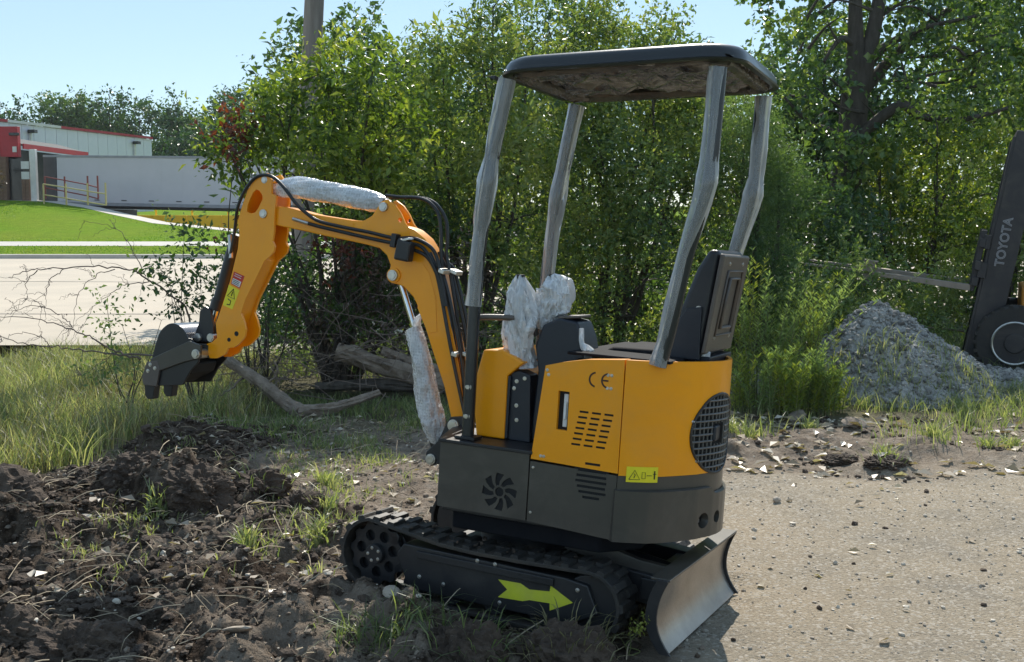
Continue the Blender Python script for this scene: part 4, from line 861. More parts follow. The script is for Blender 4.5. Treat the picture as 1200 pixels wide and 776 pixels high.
barkg = mat('grey_bark', (.16, .14, .12), (.26, .235, .205), 12, .9, 0, .9, 40, stretch=(1, 1, .2), bdist=.01)
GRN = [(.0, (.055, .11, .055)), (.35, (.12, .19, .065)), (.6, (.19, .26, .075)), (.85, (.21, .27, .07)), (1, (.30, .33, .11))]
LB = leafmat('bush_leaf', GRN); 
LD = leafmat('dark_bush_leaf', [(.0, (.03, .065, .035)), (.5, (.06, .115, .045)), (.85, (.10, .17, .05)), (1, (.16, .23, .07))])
LY = leafmat('bright_leaf', [(.0, (.05, .09, .025)), (.4, (.12, .19, .03)), (.75, (.24, .31, .045)), (1, (.36, .38, .08))])
LT = leafmat('cottonwood_leaf', [(.0, (.035, .085, .04)), (.5, (.09, .16, .05)), (.85, (.17, .25, .06)), (1, (.26, .32, .10))], rough=.35)
LJ = leafmat('feathery_leaf', [(.0, (.05, .10, .045)), (.5, (.10, .17, .06)), (1, (.18, .25, .10))], trans=.5)
LW = leafmat('weed_leaf', [(.0, (.09, .16, .06)), (.5, (.17, .26, .10)), (1, (.28, .36, .16))], trans=.55)
LF = leafmat('distant_leaf', [(.0, (.02, .055, .02)), (.5, (.05, .115, .03)), (1, (.12, .20, .045))], trans=.3)
LR = leafmat('red_brown_leaf', [(.0, (.05, .015, .01)), (.5, (.11, .03, .02)), (1, (.20, .05, .03))])
LBr = leafmat('dead_brown_leaf', [(.0, (.03, .02, .014)), (.5, (.08, .05, .035)), (1, (.16, .11, .07))], trans=.2)
def stems(name, blobs, base, m, parent, r0=.05, seed=0, n=None, origin=(0, 0, 0), twigs=0):
    rnd = random.Random(seed); mb = MB(); o0 = Vector(origin)
    for (x, y, z, r) in blobs[:n]:
        b = Vector((base[0] + rnd.uniform(-.25, .25) * r0 * 12, base[1] + rnd.uniform(-.2, .2) * r0 * 12, base[2])); t = Vector((x, y, z + r * .3)); mid = b.lerp(t, .5) + Vector((rnd.uniform(-.15, .15), rnd.uniform(-.1, .1), .1)) * (t - b).length * .6
        P = spline([b, b.lerp(mid, .5) + Vector((rnd.uniform(-.05, .05), 0, 0)), mid, t], 4); N = len(P)
        mb.tube([p - o0 for p in P], [r0 * (1 - .85 * i / N) for i in range(N)], 6)
        for _ in range(twigs):
            s_ = P[rnd.randrange(N // 2, N)]; e = s_ + Vector((rnd.gauss(0, 1), rnd.gauss(0, .7), rnd.uniform(-.1, 1))).normalized() * r * rnd.uniform(.7, 1.2)
            mb.tube([p - o0 for p in spline([s_, s_.lerp(e, .5) + Vector((rnd.gauss(0, .05), 0, .05)) * r, e], 3)], [r0 * .25, r0 * .22, r0 * .19, r0 * .15, r0 * .11, r0 * .08, r0 * .04], 4)
    return mb.build(name, m, parent, 0, smooth=60, fix=False)
def bush(name, label, cat, blobs, m, base=None, group=None, r0=.03, twigs=4, parts=('stems', 'foliage'), bark=None, **k):
    if base is None: base = (sum(b[0] for b in blobs) / len(blobs), sum(b[1] for b in blobs) / len(blobs), 0)
    o = empty(name, base, (0, 0, 0), label, cat, group)
    stems(parts[0], blobs, base, bark or barkd, o, r0, k.get('seed', 0), origin=base, twigs=twigs)
    crown(parts[1], blobs, m, o, origin=base, **k); return o

left = [(-2.11,10.3,2.43,.35),(-2.43,10.7,2.05,.28),(-1.99,10.4,2.70,.30),(-1.75,10.7,2.85,.30),(-1.47,10.8,2.63,.45),(-1.70,10.1,2.12,.38),(-1.22,10.0,2.80,.27),(-1.67,11.0,3.15,.2),(-1.1,10.3,2.2,.47),(-1.41,10.3,1.72,.43),(-1.02,11.2,2.65,.38),(-2.6,10.2,2.25,.22),(-2.2,10.9,2.3,.30),(-1.5,11.2,2.2,.5)]
bush('tall_shrub', 'tall yellow green shrub rising behind the raised digging arm', 'shrub', left, LY, (-1.7, 10.7, 0), None, .035, 6, size=.082, lai=2.5, tone=.58, spread=.3, seed=1, aspect=.45)
bush('tall_shrub', 'small maroon leaved shrub peeking out beside the grey pole', 'shrub', [(-2.42, 10.1, 2.45, .10), (-2.38, 10.0, 2.28, .08), (-2.42, 10.0, 1.5, .14), (-2.5, 10.0, 2.2, .08), (-2.3, 9.9, 1.3, .12), (-1.55, 9.9, 1.3, .14)], LR, (-2.3, 10.3, 0), None, .012, 3, size=.06, lai=2.6, tone=.5, seed=2)
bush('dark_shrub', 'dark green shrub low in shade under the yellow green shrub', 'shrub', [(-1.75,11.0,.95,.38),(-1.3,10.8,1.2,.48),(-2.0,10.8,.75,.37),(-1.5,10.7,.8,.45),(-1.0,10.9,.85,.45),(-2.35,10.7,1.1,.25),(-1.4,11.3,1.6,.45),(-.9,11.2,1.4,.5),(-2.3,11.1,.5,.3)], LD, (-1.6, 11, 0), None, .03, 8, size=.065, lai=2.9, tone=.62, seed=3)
mid = [(-.72,11.8,3.2,.33),(-.37,12.0,3.40,.38),(-.88,11.6,2.78,.42),(-.36,11.9,2.82,.54),(-.63,11.8,2.09,.54),(-.08,11.1,2.23,.51),(-.82,11.9,1.46,.5),(-.27,11.7,1.29,.53),(.17,11.6,3.11,.46),(0.,11.2,.72,.5),(-.64,12.0,.55,.46),(-.88,11.6,.95,.4),(-.2,12.2,3.75,.2)]
bush('tall_shrub', 'bright green shrub behind the front canopy posts', 'shrub', mid, LB, (-.4, 11.8, 0), None, .04, 5, size=.075, lai=3.0, tone=.64, spread=.28, seed=4, aspect=.42)
cen = [(.38,12.5,3.55,.42),(.87,12.7,3.70,.40),(.57,12.5,2.97,.57),(1.16,12.7,3.09,.58),(1.47,12.1,3.30,.38),(1.81,12.6,3.52,.30),(.92,12.1,2.2,.64),(1.64,12.7,2.61,.58),(.38,12.7,2.03,.58),(1.43,11.7,1.73,.58),(.81,11.8,1.29,.63),(1.62,11.9,1.01,.54),(2.05,12.8,2.8,.4),(2.03,12.1,2.01,.51),(.38,12.4,.89,.52),(1.18,12.0,.46,.46)]
bush('tall_shrub', 'dense small leaved shrub seen through the canopy posts', 'shrub', cen, LB, (1.1, 12.4, 0), None, .04, 5, size=.058, lai=3.3, tone=.62, spread=.32, seed=5, aspect=.55)
juni = [(2.51,11.8,2.55,.34),(2.39,11.7,2.18,.4),(2.56,11.6,1.64,.44),(2.44,11.9,1.1,.45),(2.72,11.9,.65,.41),(2.34,12.3,.52,.37),(2.83,12.0,2.0,.37),(2.6,12.2,1.2,.5)]
bush('juniper', 'soft feathery juniper standing behind the driver seat', 'shrub', juni, LJ, (2.55, 12, 0), None, .05, 3, size=.055, lai=3.0, tone=.55, spread=.2, seed=6, aspect=.2, per=14, twig=.3)
bush('round_shrub', 'dark green rounded shrub left of the big tree trunk', 'shrub', [(3.77,15.0,.72,.63),(4.09,14.9,1.41,.62),(3.67,15.1,1.75,.57),(4.36,14.7,.63,.56),(4.29,14.1,1.35,.45),(3.3,15.4,1.9,.6),(3.2,15.2,1.1,.6)], LD, (3.9, 15, 0), None, .04, 4, size=.085, lai=2.5, tone=.6, seed=7)
bush('round_shrub', 'bright yellow green shrub glowing in the sun right of the trunk', 'shrub', [(5.16,15.4,1.52,.6),(5.77,15.5,2.11,.71),(5.85,15.1,1.29,.6),(6.15,15.3,2.45,.5),(5.57,14.9,2.65,.42),(5.0,15.4,2.2,.45),(5.44,15.6,.81,.59),(6.2,15.2,1.7,.5)], LY, (5.6, 15.3, 0), None, .04, 4, size=.085, lai=2.3, tone=.6, spread=.3, seed=8)
bush('round_shrub', 'green thicket behind the forklift mast', 'shrub', [(7.28,17.1,1.63,.78),(7.38,16.7,2.52,.76),(7.52,16.5,1.01,.75),(7.29,17.4,.57,.66),(8.29,17.6,1.9,.8),(8.4,17.5,3.0,.8),(6.7,16.9,.9,.6)], LB, (7.5, 17, 0), None, .05, 4, size=.095, lai=2.5, tone=.5, seed=9)
bush('low_shrub', 'low leafy shrub beneath the forklift forks', 'shrub', [(3.25,11.2,.55,.30),(3.8,11.4,.45,.3),(4.3,11.6,.5,.3),(2.9,11.0,.75,.3),(4.6,11.8,.7,.28),(3.5,11.6,.9,.28)], LB, (3.8, 11.4, 0), None, .015, 3, size=.055, lai=3.0, tone=.64, seed=10, spread=.3)
bush('low_shrub', 'low vine covered bush with pale leaves left of the fork tip', 'shrub', [(3.35,13,1.0,.35),(3.8,13,1.1,.3),(2.9,12.9,1.0,.35),(3.1,12.8,.5,.4),(3.7,12.8,.5,.4),(4.3,12.9,.6,.45),(4.9,13.0,.6,.45)], LB, (3.5, 13, 0), None, .02, 3, size=.07, lai=2.3, tone=.6, seed=11, spread=.3)
# dark backing trees close the gaps behind the shrubs
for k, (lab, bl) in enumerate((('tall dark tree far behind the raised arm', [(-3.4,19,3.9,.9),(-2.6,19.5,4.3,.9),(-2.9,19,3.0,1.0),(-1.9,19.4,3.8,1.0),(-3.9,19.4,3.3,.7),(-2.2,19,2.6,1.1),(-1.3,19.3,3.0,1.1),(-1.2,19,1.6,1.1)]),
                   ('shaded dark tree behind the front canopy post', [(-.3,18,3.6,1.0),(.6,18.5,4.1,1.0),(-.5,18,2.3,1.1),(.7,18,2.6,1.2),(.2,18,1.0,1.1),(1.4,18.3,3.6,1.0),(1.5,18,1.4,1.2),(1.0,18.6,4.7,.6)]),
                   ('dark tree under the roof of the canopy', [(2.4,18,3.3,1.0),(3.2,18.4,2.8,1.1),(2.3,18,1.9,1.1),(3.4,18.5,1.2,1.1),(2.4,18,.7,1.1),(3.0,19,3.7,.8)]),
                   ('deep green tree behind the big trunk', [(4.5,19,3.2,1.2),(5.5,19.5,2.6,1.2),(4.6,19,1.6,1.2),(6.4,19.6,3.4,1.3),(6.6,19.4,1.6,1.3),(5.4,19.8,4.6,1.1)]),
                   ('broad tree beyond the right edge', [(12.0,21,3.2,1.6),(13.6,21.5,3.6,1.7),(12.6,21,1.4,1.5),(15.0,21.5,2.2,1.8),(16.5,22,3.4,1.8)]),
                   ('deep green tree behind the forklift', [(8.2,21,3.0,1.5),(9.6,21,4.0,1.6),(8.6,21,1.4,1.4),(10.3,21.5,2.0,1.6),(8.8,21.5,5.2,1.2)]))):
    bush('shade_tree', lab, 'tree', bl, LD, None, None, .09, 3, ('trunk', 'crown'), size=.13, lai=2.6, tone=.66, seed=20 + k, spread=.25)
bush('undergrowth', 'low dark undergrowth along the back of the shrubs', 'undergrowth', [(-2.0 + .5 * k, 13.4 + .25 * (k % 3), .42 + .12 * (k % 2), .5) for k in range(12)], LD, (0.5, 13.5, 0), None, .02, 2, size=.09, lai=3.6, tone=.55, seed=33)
# the big tree on the right
tt = empty('large_tree', (4.7, 16, 0), (0, 0, 0), 'large tree with a forked dark trunk and wide leafy crown', 'tree')
o0 = Vector((4.7, 16, 0)); tk = MB()
def limb(P, r0, r1, seg=12, n=6):
    Q = spline(P, n); N = len(Q); tk.tube([q - o0 for q in Q], [r0 + (r1 - r0) * i / (N - 1) for i in range(N)], seg)
limb([(4.62, 16, -.1), (4.68, 16, .79), (4.71, 16, 1.87), (4.78, 16, 2.71), (4.82, 16, 3.54)], .25, .18, 14)
limb([(4.80, 16, 3.3), (4.80, 16, 3.86), (4.78, 16, 4.35), (4.74, 16, 5.3), (4.6, 16, 6.6)], .15, .05)
limb([(4.83, 16, 3.1), (4.93, 16, 3.6), (5.07, 16, 4.35), (5.2, 16, 5.3), (5.5, 16.2, 6.6)], .15, .05)
limb([(4.78, 15.95, 3.95), (4.58, 15.9, 4.05), (4.42, 15.8, 3.9), (4.28, 15.7, 3.70)], .05, .02, 8)
limb([(4.95, 16, 3.7), (5.2, 15.9, 3.95), (5.6, 15.8, 4.15), (6.3, 15.6, 4.3)], .08, .02, 8)
limb([(4.85, 15.9, 2.7), (5.3, 15.6, 3.1), (5.55, 15.5, 2.95), (6.1, 15.5, 2.9), (6.7, 15.4, 3.05)], .09, .025, 8)
limb([(4.75, 15.9, 2.4), (4.4, 15.7, 2.75), (4.1, 15.6, 2.85), (3.7, 15.5, 3.2)], .07, .02, 8)
limb([(4.8, 16, 3.2), (5.5, 16.4, 3.9), (6.4, 16.8, 4.6), (7.4, 17, 5.0)], .1, .02, 8)
rd = random.Random(5)
for _ in range(46):
    a = Vector((4.8 + rd.uniform(-.8, 1.6), 16 + rd.uniform(-.4, .4), rd.uniform(2.6, 5.5))); b = a + Vector((rd.uniform(-.9, 1.0), rd.uniform(-.6, .4), rd.uniform(-.1, .6)))
    limb([a, a.lerp(b, .5) + Vector((0, 0, rd.uniform(-.1, .15))), b], .028, .006, 5, 3)
tk.build('trunk', barkd, tt, 0, smooth=60, fix=False)
tb = []
for (x, z, r, y) in ((3.9,4.6,.5,16),(4.2,5.4,.6,16.2),(3.8,3.9,.4,15.8),(4.1,3.3,.35,15.5),(3.7,3.0,.35,15.5),(5.4,3.55,.45,15.6),(5.9,4.2,.6,16),(5.5,4.9,.6,16.2),(6.5,3.6,.6,15.8),(6.9,4.4,.7,16.3),(7.5,3.9,.7,16.6),(6.3,5.2,.8,16.5),(7.4,5.2,.8,16.8),
                     (4.9,5.5,.6,16.4),(5.9,5.8,.7,16.6),(8.4,4.8,.9,17),(8.2,3.6,.7,16.8),(6.0,3.0,.4,15.6),(6.8,2.9,.4,15.7),(5.0,2.6,.35,15.3),(4.3,2.4,.4,15.2),(3.6,5.5,.5,16.2),(3.5,4.8,.3,16),(5.2,4.3,.35,16.6),(4.5,4.4,.3,16.7),(7.8,2.8,.5,16.5),(5.6,2.35,.3,15.2),(4.6,2.7,.3,15.3),(4.85,2.1,.4,15.2),(4.5,1.5,.4,15.1),(4.3,3.5,.3,15.4),(5.1,3.1,.3,15.4)):
    tb.append((x, y, z, r))
crown('crown', tb, LT, tt, size=.095, lai=2.3, tone=.55, spread=.28, seed=40, aspect=.8, per=8, twig=.3, origin=(4.7, 16, 0), droop=.25)

# ---- distant tree line
def far_tree(X, Y, top, w, label, kind='round', tone=.5, seed=0):
    rd = random.Random(seed); bl = []
    if kind == 'cone':
        for k in range(9):
            t = k / 8; z = 2 + (top - 3) * t; r = w * (1 - t) * .55 + .35
            for q in range(3 if t < .8 else 1): bl.append((X + rd.uniform(-.45, .45) * w * (1 - t), Y + rd.uniform(-.3, .3) * w * (1 - t), z, r))
    else:
        for k in range(13):
            a = rd.uniform(0, 2 * pi); q = rd.uniform(0, 1) ** .6; zz = rd.uniform(.32, .86); env = math.sin(pi * min(1, zz * .9 + .1)) ** .5
            bl.append((X + cos(a) * q * w * .62 * env, Y + sin(a) * q * w * .4, (top - .3) * zz, w * rd.uniform(.20, .32)))
        bl.append((X + rd.uniform(-.1, .1) * w, Y, top - .2 - w * .16, w * .16))
    o = empty('distant_tree', (X, Y, 1.8), (0, 0, 0), label, 'tree', 'trees behind the warehouse')
    stems('trunk', bl[:6], (X, Y, 1.5), barkd, o, .22, seed, origin=(X, Y, 1.8)); crown('crown', bl, LF, o, size=.40 if kind != 'cone' else .36, lai=2.2, per=6, twig=.7, tone=tone, seed=seed, origin=(X, Y, 1.8), spread=.22, aspect=.6)
for k, (px, top_, D_, w, lab, kd, tn) in enumerate((
    (2, 13.6, 112, 5, 'dark pine at the far left end of the tree line', 'cone', .2), (32, 13.4, 112, 6.5, 'broad dark conifer second from the left', 'cone', .22), (72, 14.0, 118, 9, 'pale green broad tree above the warehouse roof', 'round', .85), (108, 12.8, 122, 7, 'small round green tree between the pale tree and the tall ones', 'round', .5),
    (148, 13.9, 116, 8, 'tall rounded tree above the end of the red trim', 'round', .45), (182, 14.1, 120, 8, 'broad leafy tree just left of the conifer', 'round', .55), (208, 14.2, 112, 7.5, 'feathery conifer right of the warehouse end', 'cone', .5), (236, 11.8, 116, 7, 'low rounded tree in the gap right of the conifer', 'round', .6),
    (265, 13.0, 106, 8, 'dark round tree nearest the tall shrubs', 'round', .35), (305, 13.6, 108, 9, 'big dark tree behind the tip of the digging arm', 'round', .3), (-40, 13.0, 112, 9, 'dark tree just beyond the left edge', 'round', .3),
    (360, 14, 112, 11, 'large far tree behind the grey pole', 'round', .35), (430, 15, 115, 12, 'large far tree behind the tall shrubs', 'round', .35), (520, 14, 118, 12, 'far tree behind the front canopy post', 'round', .4))):
    far_tree((px - 600) / 1315 * D_, D_, top_, w, lab, kd, tn, 300 + k)
def bunch(name, label, blobs, m, base, **k): return bush(name, label, 'shrub', blobs, m, base, None, .008, 6, **k)
bunch('entrance_shrub', 'clipped brown green shrub at the brick entrance', [(-26.9, 58.8, 3.0, .55), (-27.2, 59, 3.7, .45), (-26.9, 58.7, 4.2, .3)], LBr, (-27, 59, 2.2), size=.16, lai=3, tone=.7, seed=60)
# ---- saplings at the street's edge
bunch('sapling', 'leafy sapling between the bucket and the street', [(-2.85,8.9,1.32,.14),(-2.72,8.9,1.12,.13),(-2.62,9.0,1.45,.10),(-2.5,9.0,1.2,.15),(-2.42,9.1,1.0,.14),(-2.65,9.0,.9,.12)], LD, (-2.55, 9, 0), size=.055, lai=1.5, tone=.6, seed=61, per=6)
bunch('sapling', 'bushy sapling just behind the digging arm', [(-2.5,9.6,1.5,.14),(-2.25,9.6,1.3,.18),(-2.3,9.7,1.0,.18),(-2.1,9.7,.8,.22),(-2.4,9.6,.7,.18),(-2.2,9.8,1.65,.12),(-2.0,9.7,1.2,.2)], LD, (-2.25, 9.7, 0), size=.055, lai=2.0, tone=.55, seed=62, per=7)
bunch('sapling', 'thin grey leaved sapling above the bucket', [(-3.0,8.6,.75,.12),(-2.85,8.6,.6,.13),(-3.1,8.5,.5,.12),(-2.7,8.6,.8,.1),(-3.15,8.7,.9,.08)], LJ, (-2.95, 8.6, 0), size=.045, lai=1.5, tone=.8, seed=63, per=6)
# ---- tall weeds on the right, one by one
rd = random.Random(9)
def weed(name, label, x, y, h, m, seed, group, lean=.12, width=.05, tone=.6, n=85, ls=.055):
    global rng
    z0 = float(H(x, y)); o = empty(name, (x, y, z0), (0, 0, 0), label, 'weed', group); r_ = random.Random(seed); rng = np.random.default_rng(seed)
    st = MB(); Ps = []; Ds = []; ax_ = (r_.uniform(-lean, lean), r_.uniform(-lean, lean) * .5)
    for b in range(r_.randint(5, 8)):
        bx, by = r_.gauss(0, .05), r_.gauss(0, .05); hh = h * r_.uniform(.65, 1.05); lx_, ly_ = ax_[0] + r_.gauss(.06, .2), ax_[1] + r_.gauss(0, .1)
        pts = [Vector((bx + lx_ * t * t * hh, by + ly_ * t * t * hh, hh * t)) for t in (0, .25, .5, .75, 1)]; st.tube(spline(pts, 2), [.005 - .0004 * i for i in range(9)], 4)
        t = rng.random(n) ** .8; t = .1 + .9 * t
        p = np.stack([bx + lx_ * t * t * hh, by + ly_ * t * t * hh, hh * t], 1); a = rng.random(n) * 2 * pi
        Ps.append(p); Ds.append(np.stack([np.cos(a), np.sin(a), .55 + .5 * t], 1))
    P = np.concatenate(Ps); D = np.concatenate(Ds); N = len(P); L_ = ls * (.5 + .8 * rng.random(N))
    st.build('stem', weedstem, o, 0, smooth=60, fix=False)
    leaves('leaf_spray', P, D, unit(quant(N) * .5 + np.array([0, 0, 1.])), L_, L_ * .17, np.clip(tone + rng.normal(size=N) * .2, 0, 1), m, o)['kind'] = 'stuff'
weedstem = mat('weed_stem', (.10, .13, .04), (.16, .16, .06), 20, .8)
wl_ = []
for k in range(22):
    x = 1.90 + (k % 11) * .068 + rd.uniform(-.06, .06); y = 9.1 + (k // 11) * .55 + rd.uniform(-.2, .2); h = (1.25 if k // 11 else .55) * rd.uniform(.8, 1.15) * (1 if x < 2.6 else .72)
    weed('tall_weed', ('taller feathery weed in the back row of the weed clump behind the machine' if k // 11 else 'shorter feathery weed in the front row of the weed clump behind the machine'), x, y, h, LW if k % 3 else LY, 500 + k, 'tall weeds left of the gravel heap', tone=.85, lean=.2)
for k, (x, y, h) in enumerate(((2.35, 8.9, .45), (2.5, 8.95, .4), (2.62, 9.05, .32), (2.2, 8.85, .38))):
    weed('tall_weed', 'short yellow green leafy weed at the foot of the gravel heap', x, y, h, LY, 540 + k, 'bright weeds at the foot of the gravel heap', tone=.75, ls=.055)

# ================================================================== GRASS, CLODS, STONES, BRANCHES
def blades(name, X, Y, h, w, lean, m, label=None, kind='stuff', curl=.5, tone=.5, spread=.2, zfun=None, lift=0., parent=None, cat='grass', ldir=None):
    n = len(X); Z = (H(X, Y) if zfun is None else zfun) - .005 + lift
    a = rng.random(n) * 2 * pi if ldir is None else ldir; hh = h * (.45 + .8 * rng.random(n)); le = lean * (.2 + 1.2 * rng.random(n)); ww = w * (.6 + .8 * rng.random(n)); b = rng.random(n) * 2 * pi
    sx, sy = np.cos(b), np.sin(b); V = []
    for t, q in ((0, .8), (.4, 1.), (.75, .6)):
        cx = X + np.cos(a) * le * hh * t ** 1.8; cy = Y + np.sin(a) * le * hh * t ** 1.8; cz = Z + hh * (t - curl * le * t ** 3 * .6)
        V += [np.stack([cx - sx * ww * q / 2, cy - sy * ww * q / 2, cz], 1), np.stack([cx + sx * ww * q / 2, cy + sy * ww * q / 2, cz], 1)]
    V.append(np.stack([X + np.cos(a) * le * hh, Y + np.sin(a) * le * hh, Z + hh * (1 - curl * le * .6)], 1))
    V = np.stack(V, 1).reshape(-1, 3); i = np.arange(n) * 7
    F = np.concatenate([np.stack([i + p, i + q, i + r], 1) for p, q, r in ((0, 1, 3), (0, 3, 2), (2, 3, 5), (2, 5, 4), (4, 5, 6))])
    tv = np.clip(tone + rng.normal(size=n) * spread, 0, 1)
    o = npmesh(name, V, F, m, parent, face_attr=dict(tint=np.tile(tv, 5)))
    return tag(o, label, cat, None, kind) if kind else o
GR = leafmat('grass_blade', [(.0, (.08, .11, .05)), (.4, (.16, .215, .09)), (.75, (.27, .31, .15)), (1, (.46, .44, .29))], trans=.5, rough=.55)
GD = leafmat('dry_grass_blade', [(.0, (.10, .10, .045)), (.5, (.20, .18, .09)), (1, (.40, .34, .20))], trans=.3, rough=.6)
rng = np.random.default_rng(77)
def scatter(n, x0, x1, y0, y1, cond, tuft=0, tr=.06):
    X = rng.uniform(x0, x1, n); Y = rng.uniform(y0, y1, n); k = cond(X, Y); X, Y = X[k], Y[k]
    if tuft: X = np.repeat(X, tuft) + rng.normal(size=len(X) * tuft) * tr; Y = np.repeat(Y, tuft) + rng.normal(size=len(Y) * tuft) * tr
    return X, Y
X, Y = scatter(3600, -5.2, -1.5, 6.2, 12.3, lambda x, y: (poly_sd(MUD, x, y) > .02) & (x < -.95 - .14 * y + (fbm(x * 2, y * 2, 71) - .5) * .8) & (fbm(x * 1.8, y * 1.8, 72) > .44), 8, .07)
blades('meadow_grass', X, Y, .30, .006, .55, GR, 'tall fine meadow grass on the left below the street', tone=.74, spread=.3)
X, Y = scatter(1300, -5.2, -1.8, 6.4, 12.0, lambda x, y: (poly_sd(MUD, x, y) > .0) & (x < -.9 - .13 * y), 8, .08)
blades('dry_meadow_grass', X, Y, .34, .0045, .7, GD, 'straw coloured stalks among the meadow grass on the left', tone=.5, spread=.3)
X, Y = scatter(620, -2.2, -.3, 7.7, 9.9, lambda x, y: fbm(x * 2.4, y * 2.4, 73) > .50, 9, .05)
blades('short_grass', X, Y, .11, .006, .6, GR, 'short green grass around the fallen branch', tone=.55, spread=.25)
X, Y = scatter(1000, -2.4, .3, 4.7, 8.4, lambda x, y: (fbm(x * 2.1 + 4, y * 2.1, 74) > .545), 8, .05)
blades('sparse_grass', X, Y, .07, .006, .7, GR, 'sparse bright grass tufts on the dug soil', tone=.7, spread=.2)
X, Y = scatter(2600, 1.3, 7.5, 7.5, 12.5, lambda x, y: (y > 7.9 + (fbm(x * 1.5, y * 1.5, 75) - .4) * 1.6) & (fbm(x * 2.2, y * 2.2, 76) > .46 - .12 * sstep(9, 10, y)), 8, .07)
blades('wild_grass', X, Y, .17, .006, .6, GR, 'wild green grass growing around the gravel heap', tone=.6, spread=.25)
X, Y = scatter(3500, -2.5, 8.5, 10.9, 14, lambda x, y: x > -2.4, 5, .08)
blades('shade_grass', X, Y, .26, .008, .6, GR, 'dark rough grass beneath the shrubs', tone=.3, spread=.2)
def tufts(spots, h, n, label, tone=.75):
    global rng
    for k, (x, y) in enumerate(spots):
        lb = label[k] if isinstance(label, list) else label; X = np.full(n, x) + rng.normal(size=n) * .035; Y = np.full(n, y) + rng.normal(size=n) * .035
        o = blades('grass_tuft', X, Y, h, .009, .8, GR, None, None, tone=tone, spread=.15); tag(o, lb, 'grass tuft', 'grass tufts on the dirt lot')
tufts([(2.45, 7.25), (3.0, 7.9), (3.35, 7.75), (3.55, 7.85), (1.75, 8.1), (-1.02, 5.95), (-.95, 5.35), (-1.25, 5.15), (-1.1, 6.5), (-1.9, 5.9), (1.55, 7.9), (2.25, 8.35)], .13, 60, ['bright grass tuft beside the isolated dark clod on the lot', 'wide bright grass tuft at the right edge of the lot', 'grass tuft second from the right edge of the lot', 'grass tuft nearest the right picture edge',
  'grass tuft behind the machine at the lot edge', 'bright grass tuft standing left of the front sprocket', 'short grass tuft just ahead of the front sprocket', 'small grass tuft in the soil left of the track', 'grass tuft between the dug soil and the fallen branch', 'small sprout on the dark clod in the middle of the soil', 'grass tuft closest behind the round grille', 'grass tuft at the foot of the pale slabs'])

X = rng.uniform(-34, 3, 52000); Y = rng.uniform(39.75, 60, 52000) ; k = (Y < 42.5) | (Y > 43.7); X, Y = X[k], Y[k]
_px = [p[0] * 1.0 for p in PATH]; yl = np.interp(X, [p[0] for p in PATH], [p[1] for p in PATH]); zl = np.interp(X, [p[0] for p in PATH], [p[2] for p in PATH]); t = np.clip((Y - 43.7) / (yl - 43.7), 0, 1)
Zl = np.where(Y < 42.5, .14 + (Y - 39.8) / 2.7 * .205, .474 + (zl - .474) * t ** 1.1); k = Y < yl - .1; X, Y, Zl = X[k], Y[k], Zl[k]
LG = leafmat('lawn_blade', [(.0, (.06, .15, .012)), (.6, (.14, .27, .02)), (1, (.26, .34, .05))], trans=.4)
blades('lawn_grass', X, Y, .06, .025, .5, LG, 'mown grass blades over the lawn beyond the street', tone=.5, spread=.3, zfun=Zl)
# ---- clods, pebbles, dry leaves (uncountable)
def ico(sub_=1):
    b = bmesh.new(); bmesh.ops.create_icosphere(b, subdivisions=sub_, radius=1); V = np.array([v.co[:] for v in b.verts]); F = np.array([[v.index for v in f.verts] for f in b.faces]); b.free(); return V, F
def chunks(name, X, Y, s, m, label, cat, sub_=1, rough=.35, flat=.7, sink=.25, zfun=None, kind='stuff'):
    V0, F0 = ico(sub_); n = len(X); k = len(V0); Z = H(X, Y) if zfun is None else zfun
    disp = 1 + (rng.random((n, k)) - .5) * 2 * rough * (.6 if sub_ > 1 else 1)
    sc_ = s[:, None, None] * (.7 + .6 * rng.random((n, 1, 3))); V = V0[None] * disp[..., None] * sc_; V[..., 2] *= flat
    a = rng.random(n) * 2 * pi; c, d = np.cos(a)[:, None], np.sin(a)[:, None]; vx = V[..., 0] * c - V[..., 1] * d; vy = V[..., 0] * d + V[..., 1] * c
    V = np.stack([vx + X[:, None], vy + Y[:, None], V[..., 2] + (Z + s * flat * (1 - 2 * sink))[:, None]], -1).reshape(-1, 3)
    F = (F0[None] + (np.arange(n) * k)[:, None, None]).reshape(-1, 3)
    o = npmesh(name, V, F, m); return tag(o, label, cat, None, kind)
clodm = mat('clod_soil', (.026, .017, .012), (.12, .085, .060), 7, .95, 0, 1, 70, contrast=.22, bdist=.012); dryclod = mat('dry_clod_soil', (.13, .10, .075), (.30, .24, .185), 9, .95, 0, 1, 80, bdist=.01)
pebm = mat('pebble_stone', (.27, .225, .175), (.47, .40, .32), 4, .8, 0, .4, 90, contrast=.25); pebl = mat('pale_pebble', (.44, .385, .31), (.58, .52, .43), 6, .7, 0, .3, 60)
X, Y = scatter(16000, -3.4, .7, 3.3, 8.6, lambda x, y: (mudm(x, y) > .35) & (rng.random(len(x)) < .35 + fbm(x * 3, y * 3, 81)) & (rng.random(len(x)) > .6 * sstep(-1.9, -.9, x)))
chunks('soil_clods', X[:5200], Y[:5200], .005 + .026 * rng.random(min(5200, len(X))) ** 4, clodm, 'crumbled dark soil clods over the dug ground', 'soil', 2, .5)
X, Y = scatter(9000, -3.2, .8, 3.3, 9.4, lambda x, y: fbm(x * 2.5, y * 2.5, 82) > .40)
chunks('dry_crumbs', X[:6500], Y[:6500], .003 + .014 * rng.random(min(6500, len(X))) ** 2.5, dryclod, 'dry pale soil crumbs', 'soil', 1, .4)
X, Y = scatter(9000, .3, 4.6, 3.4, 8.2, lambda x, y: roadm(x, y) > .3)
chunks('road_pebbles', X, Y, .002 + .008 * rng.random(len(X)) ** 7, pebm, 'small pebbles loose on the packed gravel', 'gravel', 1, .3)
